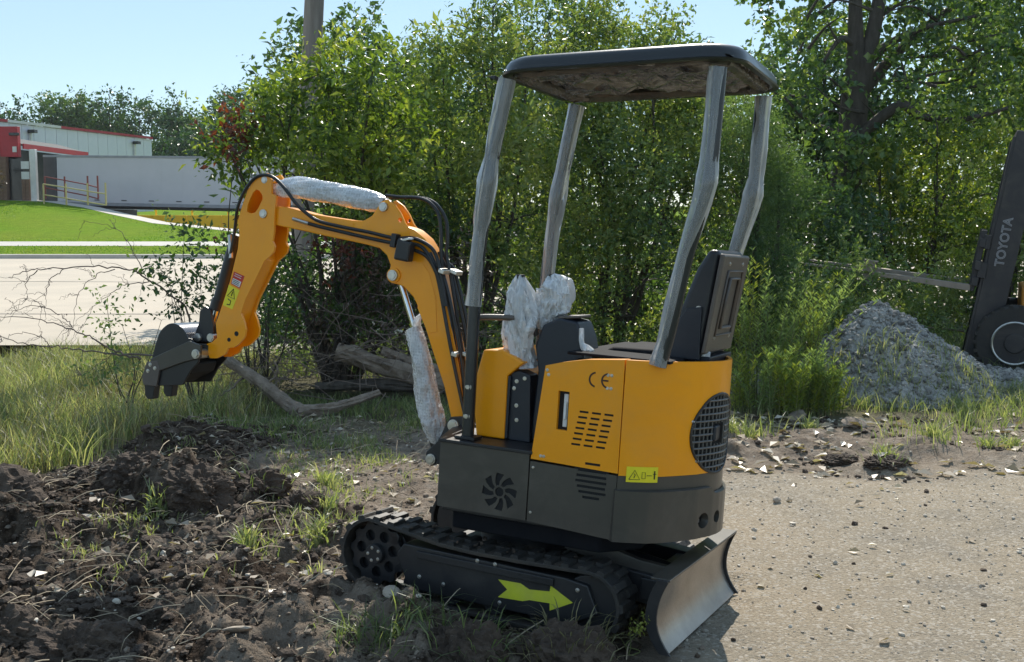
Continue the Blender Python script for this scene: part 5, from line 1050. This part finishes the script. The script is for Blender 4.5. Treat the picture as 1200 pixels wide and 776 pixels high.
X, Y = scatter(1500, -3.2, 4.6, 3.4, 9, lambda x, y: x > -9)
chunks('pale_pebbles', X, Y, .003 + .013 * rng.random(len(X)) ** 3, pebl, 'pale pebbles scattered over the lot', 'gravel', 1, .25)
X, Y = scatter(1500, .8, 4.8, 6.8, 8.9, lambda x, y: fbm(x * 2.2, y * 3, 86) > .57)
chunks('soil_crumbs', X, Y, .004 + .022 * rng.random(len(X)) ** 3, clodm, 'broken soil along the far edge of the gravel lot', 'soil', 2, .45)
X, Y = scatter(60, .6, 4.4, 3.6, 8.2, lambda x, y: x > 0)
chunks('dark_crumbs', X, Y, .006 + .016 * rng.random(len(X)) ** 2.5, clodm, 'dark soil crumbs dropped on the packed gravel', 'soil', 2, .35)
leafd = leafmat('dry_leaf', [(.0, (.22, .16, .10)), (.5, (.42, .34, .25)), (1, (.62, .55, .46))], trans=.2)
def dryleaves(name, X, Y, s, label):
    n = len(X); P = np.stack([X, Y, H(X, Y) + .012], 1); a = rng.random(n) * 2 * pi
    D = np.stack([np.cos(a), np.sin(a), rng.normal(size=n) * .18], 1); N = unit(quant(n) * .3 + np.array([0, 0, 1.])); L_ = s * (.5 + .9 * rng.random(n))
    o = leaves(name, P, D, N, L_, L_ * .62, rng.random(n), leafd, None); return tag(o, label, 'leaves', None, 'stuff')
X, Y = scatter(800, -2.3, .3, 4.6, 9.0, lambda x, y: fbm(x * 2, y * 2, 83) > .45); dryleaves('leaf_litter', X, Y, .065, 'curled pale dry leaves on the ground behind the machine')
X, Y = scatter(700, .9, 4.8, 6.9, 8.9, lambda x, y: fbm(x * 2, y * 2, 84) > .43); dryleaves('leaf_litter', X, Y, .085, 'flat pale dry leaves along the edge of the gravel lot')
X, Y = scatter(60, .7, 4.2, 4.0, 7.2, lambda x, y: x > 0); dryleaves('leaf_litter', X, Y, .05, 'few dry leaves scattered on the packed gravel')
X, Y = scatter(26000, -3.3, .6, 3.5, 8.4, lambda x, y: (mudm(x, y) > .3) & (fbm(x * 4, y * 4, 85) > .44) & (rng.random(len(x)) > .6 * sstep(-1.9, -.9, x))); X, Y = X[:13000], Y[:13000]
chunks('fine_crumbs', X, Y, .003 + .009 * rng.random(len(X)) ** 2, clodm, 'fine dark crumbs covering the dug soil', 'soil', 1, .4)
_a = rng.uniform(-.62, .58, 420); _b = np.where(rng.random(420) < .4, rng.uniform(.29, .46, 420), rng.uniform(.47, .60, 420)); _zl = np.where(_b < .46, np.interp(_a, [-.6, -.45, -.2, .15, .3, .45, .6], [.22, .285, .283, .29, .31, .33, .27]), .012)
_w = (np.array(_pm) @ np.stack([_a, _b, _zl])).T + np.array(EXC_LOC)
chunks('mud_crumbs', _w[:, 0], _w[:, 1], .002 + .009 * rng.random(420) ** 3, clodm, 'mud crumbs stuck on and beside the near rubber track', 'soil', 1, .4, zfun=_w[:, 2] - .002)
# straw and roots over the soil
sw = MB(); rd = random.Random(31)
for _ in range(1700):
    x = rd.uniform(-3.2, .6); y = rd.uniform(3.8, 8.8); 
    if x > .45 and y < 7: continue
    L_ = rd.uniform(.04, .22); a = rd.uniform(0, pi); z = float(H(x, y)) + .012; q = Vector((cos(a), sin(a), rd.gauss(0, .18))) * L_
    sw.tube(spline([Vector((x, y, z)), Vector((x, y, z)) + q * .5 + Vector((rd.gauss(0, .01), rd.gauss(0, .01), .015)), Vector((x, y, z)) + q], 2), rd.uniform(.0012, .003), 3, caps=False)
tag(sw.build('root_straw', mat('dead_stalk', (.26, .20, .13), (.42, .35, .25), 20, .9), smooth=0, fix=False), 'dead roots and straw strewn over the dug soil', 'straw', None, 'stuff')

# ---- big sod clods in the foreground and on the left bank
def lump(name, label, cat, x, y, z, r, m, seed, sz=(1, 1, .8), grass=0, gm_=None, gh=.16, amp=.35, subd=5, group=None, droop=1.2):
    b = bmesh.new(); bmesh.ops.create_icosphere(b, subdivisions=subd, radius=1); V = np.array([v.co[:] for v in b.verts]); F = np.array([[v.index for v in f.verts] for f in b.faces]); b.free()
    k = 1 + (fbm(V[:, 0] * 1.4 + V[:, 2] + seed, V[:, 1] * 1.4 - V[:, 2] * .7, seed, 3) - .5) * amp * 2 + (fbm(V[:, 0] * 6 + V[:, 2] * 4 + seed, V[:, 1] * 6 + V[:, 2] * 3, seed + 2, 4) - .5) * amp * 1.1 + (fbm(V[:, 0] * 19 + V[:, 2] * 14, V[:, 1] * 19 - V[:, 2] * 13, seed + 2, 2) - .5) * amp * .45
    V = V * k[:, None] * np.array(sz) * r; o = empty(name, (x, y, z), (0, 0, 0), label, cat, group)
    npmesh('soil_lump', V, F, m, o, smooth=False)
    if grass:
        top = V[(V[:, 2] > r * sz[2] * .1)]; pick = top[rng.integers(0, len(top), grass)]
        dirn = np.arctan2(pick[:, 1], pick[:, 0]) + rng.normal(size=grass) * .5
        blades('grass_blades', pick[:, 0], pick[:, 1], gh, .005, droop, gm_ or GR, kind=None, zfun=pick[:, 2], parent=o, curl=.9, ldir=dirn, tone=.35, spread=.25)
    return o
lump('sod_clod', 'dark soil clod below the arrow with grass hanging on its left', 'soil clod', -.17, 4.03, .0, .155, clodm, 5, (1.05, .9, .95), 70, GR, .13)
lump('sod_clod', 'brown grassy soil clod below the tip of the arrow', 'soil clod', .20, 4.02, .0, .155, clodm, 6, (1.05, .9, .9), 110, GD, .10)
lump('sod_clod', 'low root matted clod at the right foot of the near track', 'soil clod', .42, 4.3, .0, .10, clodm, 7, (1.2, .8, .6), 90, GD, .10)
X = -.62 + rng.normal(size=200) * .12; Y = 4.12 + rng.normal(size=200) * .06
tag(blades('grass_tuft', X + .15, Y, .15, .005, 1.1, GR, None, None, curl=.8, tone=.3), 'long dark grass lying left of the foreground soil clods', 'grass tuft')
for k, (x, y, z, r, lab) in enumerate(((-2.45, 7.25, -.02, .14, 'tall dark clod topping the soil bank under the bucket'), (-1.72, 6.0, .10, .16, 'rounded dark clod in the middle of the dug soil'), (-1.42, 6.15, .08, .13, 'dark clod right of the rounded middle one'), (-2.15, 6.35, .10, .15, 'dark clod left of the rounded middle one'),
                                      (-1.93, 4.15, .0, .13, 'dark clod at the bottom left corner'), (-1.62, 4.05, .0, .15, 'reddish brown clod at the bottom edge of the lot'), (-1.05, 4.35, .0, .10, 'shaded clod beside the grey stone'), (2.42, 7.12, .03, .13, 'isolated dark clod on the gravel lot'), (2.18, 7.35, .02, .10, 'low dark clod beside the isolated one'),
                                      (-2.75, 5.75, .06, .22, 'broad dark clod at the left edge'), (-1.15, 5.95, .03, .12, 'small dark clod near the grass tuft'))):
    lump('soil_clod', lab, 'soil clod', x, y, z + float(H(x, y)) * .3, r, clodm, 20 + k, (1.15, 1, .75 if k not in (7, 8) else .38), 25 if k in (0, 2, 7) else 0, amp=.45, subd=5)
# flat stones
def stone(label, x, y, r, m, seed, flat=.25, tilt=.2):
    b = bmesh.new(); bmesh.ops.create_icosphere(b, subdivisions=2, radius=1); rs = random.Random(seed)
    for v in b.verts: v.co = Vector((v.co.x * rs.uniform(.85, 1.15), v.co.y * .75 * rs.uniform(.85, 1.1), v.co.z * flat)) * r
    me = bpy.data.meshes.new('flat_stone'); b.to_mesh(me); b.free(); me.materials.append(m); o = link(bpy.data.objects.new('flat_stone', me)); o.location = (x, y, float(H(x, y)) + r * .15 + .01); o.rotation_euler = (tilt, .1, rs.uniform(0, 6)); tag(o, label, 'stone')
stone('flat grey stone near the bottom edge, left of the track', -1.03, 4.07, .055, pebm, 1, .2, .5); stone('grey stone lying below the front of the track', -.48, 4.35, .045, pebm, 2, .4, .4)
stone('cream stone in the dug soil left of the track', -.78, 4.62, .028, pebl, 3, .5); stone('small white stone in the bottom left shade', -1.62, 4.45, .022, pebl, 4, .6)
stone('flat pale slab at the foot of the gravel heap', 2.62, 8.45, .12, dryclod, 5, .22, .35); stone('second pale slab beside the weeds', 2.25, 8.75, .11, dryclod, 6, .25, .5); stone('small dark stone on the gravel lot', 1.52, 6.3, .03, pebm, 7, .7)

# ---- gravel heap
def heapz(x, y):
    h = .93 * np.exp(-(((x - 3.32) / .62) ** 2 + ((y - 10.2) / .8) ** 2) * .75) * 0
    d = np.hypot((x - 3.25) / np.where(x < 3.25, .72, 1.38), (y - 10.25) / .95); d = np.sqrt(d * d + .015); h = .90 * np.clip(1 - d, 0, 1) ** .9
    d2 = np.hypot((x - 4.3) / 1.0, (y - 10.4) / .8); h = np.maximum(h, .20 * np.clip(1 - d2, 0, 1) ** .8)
    d3 = np.hypot((x - 2.3) / .5, (y - 10.5) / .5); h = np.maximum(h, .22 * np.clip(1 - d3, 0, 1))
    return h
gx, gy = np.meshgrid(np.linspace(1.7, 5.4, 260), np.linspace(9.15, 11.4, 150)); hz = heapz(gx, gy); gz = H(gx, gy) + hz + np.where(hz > 0, 1, 0) * ((fbm(gx * 4, gy * 4, 91, 4) - .5) * .16 * sstep(0, .15, hz) + (fbm(gx * 28, gy * 28, 92, 3) - .5) * .05) - .05 * (hz <= .001)
i_ = np.arange(259 * 149); a_ = (i_ // 259) * 260 + i_ % 259
graym = mat('grey_crushed_stone', (.20, .19, .175), (.52, .50, .465), 22, .85, 0, 1, 60, contrast=.22, bdist=.02); gray2 = mat('dark_crushed_stone', (.09, .088, .085), (.25, .24, .225), 9, .85, 0, .8, 60)
hp = npmesh('gravel_heap', np.stack([gx.ravel(), gy.ravel(), gz.ravel()], 1), np.stack([a_, a_ + 1, a_ + 261, a_ + 260], 1), graym, smooth=False); tag(hp, 'heap of grey crushed stone in front of the forklift', 'gravel heap')
X = rng.uniform(2.0, 5.3, 15000); Y = rng.uniform(9.3, 10.9, 15000); k = heapz(X, Y) > .02; X, Y = X[k], Y[k]; Zh = H(X, Y) + heapz(X, Y) + (fbm(X * 4, Y * 4, 91, 4) - .5) * .16 * sstep(0, .15, heapz(X, Y))
half = len(X) * 2 // 3
for a, b, m_, s0, lab in ((0, half, graym, .026, 'loose pale crushed stones over the heap'), (half, len(X), gray2, .034, 'loose dark crushed stones over the heap')):
    chunks('crushed_stones', X[a:b], Y[a:b], .005 + s0 * .85 * rng.random(b - a) ** 4, m_, lab, 'gravel', 1, .35, .8, .3, zfun=Zh[a:b])
X = rng.uniform(2.2, 4.6, 160); Y = rng.uniform(9.3, 9.9, 160); X = np.repeat(X, 9) + rng.normal(size=1440) * .05; Y = np.repeat(Y, 9) + rng.normal(size=1440) * .05
blades('heap_grass', X, Y, .12, .006, .6, GR, 'green sprouts growing on the foot of the gravel heap', tone=.75, zfun=H(X, Y) + heapz(X, Y))

# ---- fallen branches, logs, bare twigs
wood = mat('weathered_wood', (.13, .095, .07), (.33, .265, .205), 9, .85, 0, 1, 26, stretch=(1, 1, 1), bdist=.02, contrast=.22)
def branch(name, label, paths, m=None, cat='branch', group=None, seg=10, wob=.0, seed=0):
    p0 = Vector(paths[0][0][0]); o = empty(name, p0, (0, 0, 0), label, cat, group); r_ = random.Random(seed)
    for k, (P, r0, r1) in enumerate(paths):
        if r0 > .03:
            o2 = crumple('main_branch' if k == 0 else 'broken_limb', [tuple(Vector(q) - p0) for q in P], [r0 + (r1 - r0) * i / 6 for i in range(7)], m or wood, o, seed * 7 + k, seg=22, amp=.34, nring=40, flat=.95, fl=.05, fa=3); continue
        Q = [q - p0 + Vector((r_.gauss(0, wob), r_.gauss(0, wob), r_.gauss(0, wob))) for q in spline(P, 6)]; N = len(Q)
        MB().tube(Q, [(r0 + (r1 - r0) * i / (N - 1)) * (1 + r_.uniform(-.08, .08)) for i in range(N)], seg).build('main_branch' if k == 0 else 'twig', m or wood, o, 0, smooth=60, fix=False)
    return o
branch('fallen_branch', 'long bent fallen branch lying below the bucket', [([(-2.41,9.3,.46),(-2.3,9.2,.40),(-2.06,9.1,.27),(-1.84,9.0,.12),(-1.70,8.9,.06)], .050, .06), ([(-1.72,8.9,.06),(-1.48,8.95,.08),(-1.32,9.05,.11),(-1.1,9.2,.17)], .055, .03), ([(-2.0,9.1,.25),(-1.9,9.0,.38),(-1.95,9.0,.5)], .012, .004), ([(-2.2,9.2,.34),(-2.3,9.1,.22),(-2.45,9.0,.15)], .012, .004)], wob=.006, seed=1, seg=12)
branch('log', 'thick broken grey log under the left shrub', [([(-1.56,9.9,.43),(-1.37,9.9,.37),(-1.14,9.9,.29),(-.91,9.9,.22),(-.6,9.9,.12)], .085, .10), ([(-1.2,9.95,.30),(-1.0,10,.2),(-.8,10,.05)], .05, .03)], wob=.01, seed=2, seg=14, cat='log')
branch('log', 'shorter split log lying beside the thick broken one', [([(-1.17,10.0,.42),(-1.04,10.0,.37),(-.84,10.0,.29),(-.6,10.0,.2)], .045, .06)], wob=.012, seed=3, seg=12, cat='log')
branch('fallen_branch', 'low dark root log behind the fallen branch', [([(-1.75,9.9,.10),(-1.37,9.9,.12),(-.99,9.9,.12),(-.6,9.9,.1)], .05, .07)], wob=.015, seed=4, m=barkd)
TW = {1:[(-2.6,9.0,.3),(-2.6,9.0,.81),(-2.71,9.0,.97),(-2.91,8.9,1.14),(-3.01,8.8,1.21),(-3.24,8.7,1.24),(-3.53,8.6,1.23),(-3.68,8.5,1.22),(-3.77,8.4,1.17)],
2:[(-2.35,8.35,.55),(-2.54,8.3,.59),(-2.86,8.3,.6),(-3.18,8.3,.63),(-3.43,8.3,.66),(-3.68,8.3,.7),(-3.9,8.3,.77)],3:[(-2.75,8.25,.58),(-2.83,8.2,.61),(-2.96,8.2,.66),(-3.11,8.2,.75),(-3.26,8.2,.81),(-3.51,8.2,.88),(-3.85,8.2,.9)],
4:[(-2.93,9.0,1.14),(-3.02,9.0,1.31),(-3.08,9.0,1.43),(-3.17,9.0,1.53),(-3.41,9.0,1.59)],5:[(-2.85,8.8,1.12),(-3.02,8.8,1.1),(-3.15,8.8,1.02),(-3.29,8.8,.92),(-3.38,8.8,.77)],6:[(-3.08,8.7,1.22),(-3.24,8.7,1.16),(-3.37,8.7,1.02),(-3.42,8.7,.76)],
7:[(-3.43,8.6,1.23),(-3.54,8.6,1.14),(-3.58,8.6,1.03),(-3.59,8.6,.93)],8:[(-3.59,8.5,1.22),(-3.68,8.5,1.14),(-3.68,8.5,1.01)],9:[(-3.23,8.2,.81),(-3.29,8.2,.89),(-3.44,8.2,.97),(-3.63,8.2,.95),(-3.76,8.2,.87)],10:[(-3.39,8.2,.66),(-3.46,8.2,.75),(-3.64,8.2,.77),(-3.75,8.2,.72)],11:[(-2.89,8.2,.64),(-2.99,8.2,.59),(-3.18,8.2,.46)]}
twm = mat('twig_bark', (.10, .075, .06), (.18, .14, .115), 14, .9)
def twl(ids, main):
    L_ = [(TW[main], .009, .0022)] + [(TW[i], .0042, .0012) for i in ids]; r_ = random.Random(main)
    for P in [TW[i] for i in [main] + ids]:
        for _ in range(7):
            a = Vector(P[r_.randrange(1, len(P))]); b = a + Vector((r_.uniform(-.22, .02), r_.uniform(-.1, .1), r_.uniform(-.22, .12))); L_.append(([tuple(a), tuple(a.lerp(b, .5) + Vector((0, 0, .02))), tuple(b)], .002, .0009))
    return L_
branch('bare_branch', 'bare arching branch reaching left above the bucket', twl([4, 5, 6, 7, 8], 1), twm, seg=6, wob=.006, seed=5)
branch('bare_branch', 'lower bare twiggy branch lying across the grass to the left', twl([10, 11], 2), twm, seg=6, wob=.006, seed=6)
branch('bare_branch', 'thin bare branch crossing between the two longer ones', twl([9], 3), twm, seg=6, wob=.006, seed=7)
# tangled brush under the left shrubs
bt = MB(); rd = random.Random(88)
for _ in range(330):
    x = rd.uniform(-2.6, -.2); y = rd.uniform(9.3, 11.2); z = abs(rd.gauss(0, .45)) * (1 if x > -2.2 else .5) + .03; L_ = rd.uniform(.2, .8); d = Vector((rd.gauss(0, 1), rd.gauss(0, .5), rd.gauss(.1, .45))).normalized() * L_; a = Vector((x, y, z))
    bt.tube(spline([a, a + d * .5 + Vector((rd.gauss(0, .05), 0, rd.gauss(0, .05))), a + d], 3), [.004, .0038, .0035, .003, .0028, .002, .0015], 4, caps=False)
tag(bt.build('brushwood', mat('brush_twig', (.11, .08, .062), (.24, .185, .15), 8, .9), smooth=60, fix=False), 'tangle of dead twigs beneath the left shrubs', 'brushwood', None, 'stuff')
crown_b = bush('dead_bush', 'brown withered brush behind the boom cylinder', 'brush', [(-1.2,10.2,.7,.35),(-.75,10.3,.55,.35),(-1.7,10.1,.55,.3),(-.5,10.4,1.0,.35),(-1.0,10.2,1.15,.35),(-1.5,10.2,1.1,.28)], LBr, (-1.1, 10.3, 0), None, .012, 8, size=.05, lai=.9, tone=.4, seed=64)
sp = bush('seedling', 'small light green seedling by the foot of the blade', 'seedling', [(.44,4.06,.10,.045),(.47,4.05,.15,.035),(.41,4.07,.06,.04)], LY, (.44, 4.08, .0), None, .003, 3, size=.018, lai=2.2, tone=.75, seed=65, twig=.03, per=5, bark=weedstem)

# ---- utility pole
pole = empty('utility_pole', (-3.24, 17.2, 0), (0, 0, 0), 'weathered grey wooden utility pole behind the tall shrub', 'utility pole')
MB().tube([(0, 0, -.2), (.08, 0, 2.2), (.24, 0, 4.1), (.40, 0, 6.5), (.55, 0, 8.5)], [.175, .165, .148, .135, .125], 18).build('shaft', mat('pole_wood', (.20, .165, .14), (.30, .26, .225), 6, .85, 0, .8, 20, stretch=(3, 3, .2), bdist=.015), pole, 0, smooth=60)
MB().box((.53, 0, 8.1), (2.4, .12, .14)).build('crossarm', wood, pole, .01)

# ================================================================== FORKLIFT
fkm = mat('forklift_grey', (.020, .019, .022), (.034, .031, .034), 4, .45, .1, .1, 60, dust=.2); fko = mat('forklift_orange', (.62, .26, .04), (.5, .2, .03), 4, .5, 0, .1, 50, dust=.3)
forkm = mat('fork_steel', (.24, .20, .165), (.34, .28, .23), 6, .55, .5, .3, 50)
fk = empty('forklift', (5.185, 11.56, 0), (0, 0, R(-22)), 'dark forklift at the right edge with its forks raised over the gravel', 'forklift')
TL = R(8.2)
def tl_(x, y, z): return (x * cos(TL) + (z - .35) * sin(TL), y, (z - .35) * cos(TL) - x * sin(TL) + .35)   # mast leaned back
def tprism(poly, y0, y1): m_ = MB().prism(poly, y0, y1); m_.v = [tl_(*p) for p in m_.v]; return m_
for y0, y1 in ((-.50, -.40), (.40, .50)):
    c_ = tprism([(-.42, .02), (-.16, .02), (-.10, 2.42), (-.36, 2.42)], y0, y1).build('mast_channel', fkm, fk, .006)
    tprism([(-.445, .10), (-.415, .10), (-.355, 2.36), (-.385, 2.36)], y0 + .01, y1 + .02).build('mast_edge_rail', fkm, c_, .003)
for z in (.25, 1.2, 2.35): tprism([(-.36, z), (-.24, z), (-.24, z + .08), (-.36, z + .08)], -.40, .40).build('mast_crossbar', fkm, fk, .004)
tprism([(-.30, .3), (-.24, .3), (-.24, 2.1), (-.30, 2.1)], -.04, .04).build('lift_cylinder', fkm, fk, .01)
cr_ = tprism([(-.52, .80), (-.46, .80), (-.44, 1.42), (-.50, 1.42)], -.48, -.38).build('fork_carriage', fkm, fk, .008)
tprism([(-.52, .80), (-.46, .80), (-.44, 1.42), (-.50, 1.42)], .30, .42).build('fork_carriage', fkm, fk, .008)
for z in (.86, 1.02, 1.25): tprism([(-.50, z), (-.44, z), (-.44, z + .09), (-.50, z + .09)], -.54, .52).build('carriage_bar', fkm, fk, .006)
tprism([(-.46, 1.24), (-.40, 1.24), (-.40, 1.38), (-.46, 1.38)], -.53, -.49).build('carriage_roller', fkm, fk, .004); tprism([(-.46, .95), (-.38, .95), (-.38, 1.1), (-.46, 1.1)], -.53, -.49).build('carriage_roller', fkm, fk, .004)
for y in (-.43, .36): tprism([(-.50, .80), (-.50, .865), (-1.5, .84), (-2.20, .815), (-2.20, .80)], y - .06, y + .06).build('fork', forkm, fk, .004)
sv = Euler((0, 0, R(-22))).to_matrix() @ Vector(tl_(-1.49, -.43, .83)) + Vector((5.185, 11.56, 0))
ts = empty('fork_sleeve', tuple(sv), (0, TL, R(-22)), 'square steel sleeve slid over the near forklift fork', 'sleeve')
MB().box((0, 0, -.075), (.10, .15, .15)).build('lower_block', forkm, ts, .008)
for q in (-1, 1): MB().box((0, q * .075, .05), (.115, .012, .12)).build('side_plate', forkm, ts, .002)
MB().box((0, 0, .115), (.14, .18, .014)).build('top_plate', forkm, ts, .002)
def wheel(x, y, r, w):
    t = MB().tube([(x, y - w / 2, r), (x, y + w / 2, r)], r, 40).build('tyre', M['rubber'], fk, .03, seg=3)
    for k in range(26): a = 2 * pi * k / 26; MB().box((x + cos(a) * r * .985, y - w * .42, r + sin(a) * r * .985), (.035, w * .25, .03), (0, -a + pi / 2, 0)).build('tread_lug', M['rubber'], t, .003)
    MB().tube([(x, y - w / 2 - .004, r), (x, y - w / 2 - .02, r)], r * .60, 32).tube([(x, y - w / 2 - .02, r), (x, y - w / 2 - .05, r)], r * .26, 20).build('rim', fkm, t, .008)
    MB().tube([(x + r * .56 * cos(2 * pi * k / 32), y - w / 2 - .024, r + r * .56 * sin(2 * pi * k / 32)) if True else None for k in range(33)], .012, 6).build('rim_edge', M['zinc'], t, 0)
wheel(0, -.52, .37, .22); wheel(0, .52, .37, .22); wheel(1.75, -.50, .28, .2); wheel(1.75, .50, .28, .2)
MB().prism([(-.08, .42), (-.05, .62), (.45, .70), (.5, .30), (-.02, .30)], -.60, -.40).build('fender', fkm, fk, .02)
MB().prism([(.05, .45), (.05, .92), (.45, .98), (.6, 1.02), (.62, .35), (.2, .32)], -.40, .40).build('cowl', fko, fk, .03)
MB().prism([(.6, .30), (.6, .75), (1.0, .95), (2.15, .98), (2.25, .5), (2.1, .22), (.9, .25)], -.52, .52).build('body', fko, fk, .06, seg=3)
MB().box((1.0, 0, 1.05), (.5, .5, .14)).box((1.28, 0, 1.32), (.12, .48, .5)).build('seat', M['vinyl'], fk, .04, seg=3)
for x0, z0, x1, z1 in ((.35, .9, .75, 2.15), (1.9, .95, 1.75, 2.15)):
    for y in (-.46, .46): MB().tube([(x0, y, z0), (x1, y, z1)], .03, 10).build('guard_post', fkm, fk, 0)
MB().box((1.25, 0, 2.17), (1.15, 1.0, .05)).build('overhead_guard', fkm, fk, .015)
tx = bpy.data.curves.new('mast_letters', 'FONT'); tx.body = 'TOYOTA'; tx.size = .118; tx.fill_mode = 'NONE'; tx.bevel_depth = .0042; tx.bevel_resolution = 0; tx.align_x = 'CENTER'; tx.align_y = 'CENTER'; tx.resolution_u = 3
to = bpy.data.objects.new('mast_letters', tx); COL.objects.link(to); bpy.context.view_layer.update()
tme = bpy.data.meshes.new_from_object(to.evaluated_get(bpy.context.evaluated_depsgraph_get())); bpy.data.objects.remove(to); tme.materials.clear(); tme.materials.append(mat('lettering_grey', (.42, .40, .41), None, 10, .5)); tme.name = 'mast_lettering'
to = link(bpy.data.objects.new('mast_lettering', tme), fk); to.location = tl_(-.275, -.507, 1.33)
# reads upwards along the mast: text x -> up the mast, text y -> towards the forks, facing -y
upv = Vector((sin(TL), 0, cos(TL))); lf = Vector((-cos(TL), 0, sin(TL)))
to.rotation_euler = Matrix((upv, lf, upv.cross(lf))).transposed().to_euler()
bar = tag(MB().tube([(4.2, 12.3, .42), (4.75, 12.2, .38), (5.2, 12.1, .33)], .012, 6).build('metal_bar', forkm, smooth=60), 'thin rusty bar leaning behind the gravel heap', 'bar')

# ---- thin summer haze : one closed box of even air round camera and scene
hm = bpy.data.materials.new('haze_air'); hm.use_nodes = True; hn = hm.node_tree.nodes; hn.clear()
ho = hn.new('ShaderNodeOutputMaterial'); hv = hn.new('ShaderNodeVolumePrincipled'); hv.inputs['Color'].default_value = (.86, .93, 1, 1); hv.inputs['Density'].default_value = .0002; hv.inputs['Anisotropy'].default_value = .35
hm.node_tree.links.new(hv.outputs[0], ho.inputs['Volume'])
tag(MB().box((0, 55, 8.4), (150, 130, 19)).build('haze', hm, smooth=0), None, None, None, 'stuff')
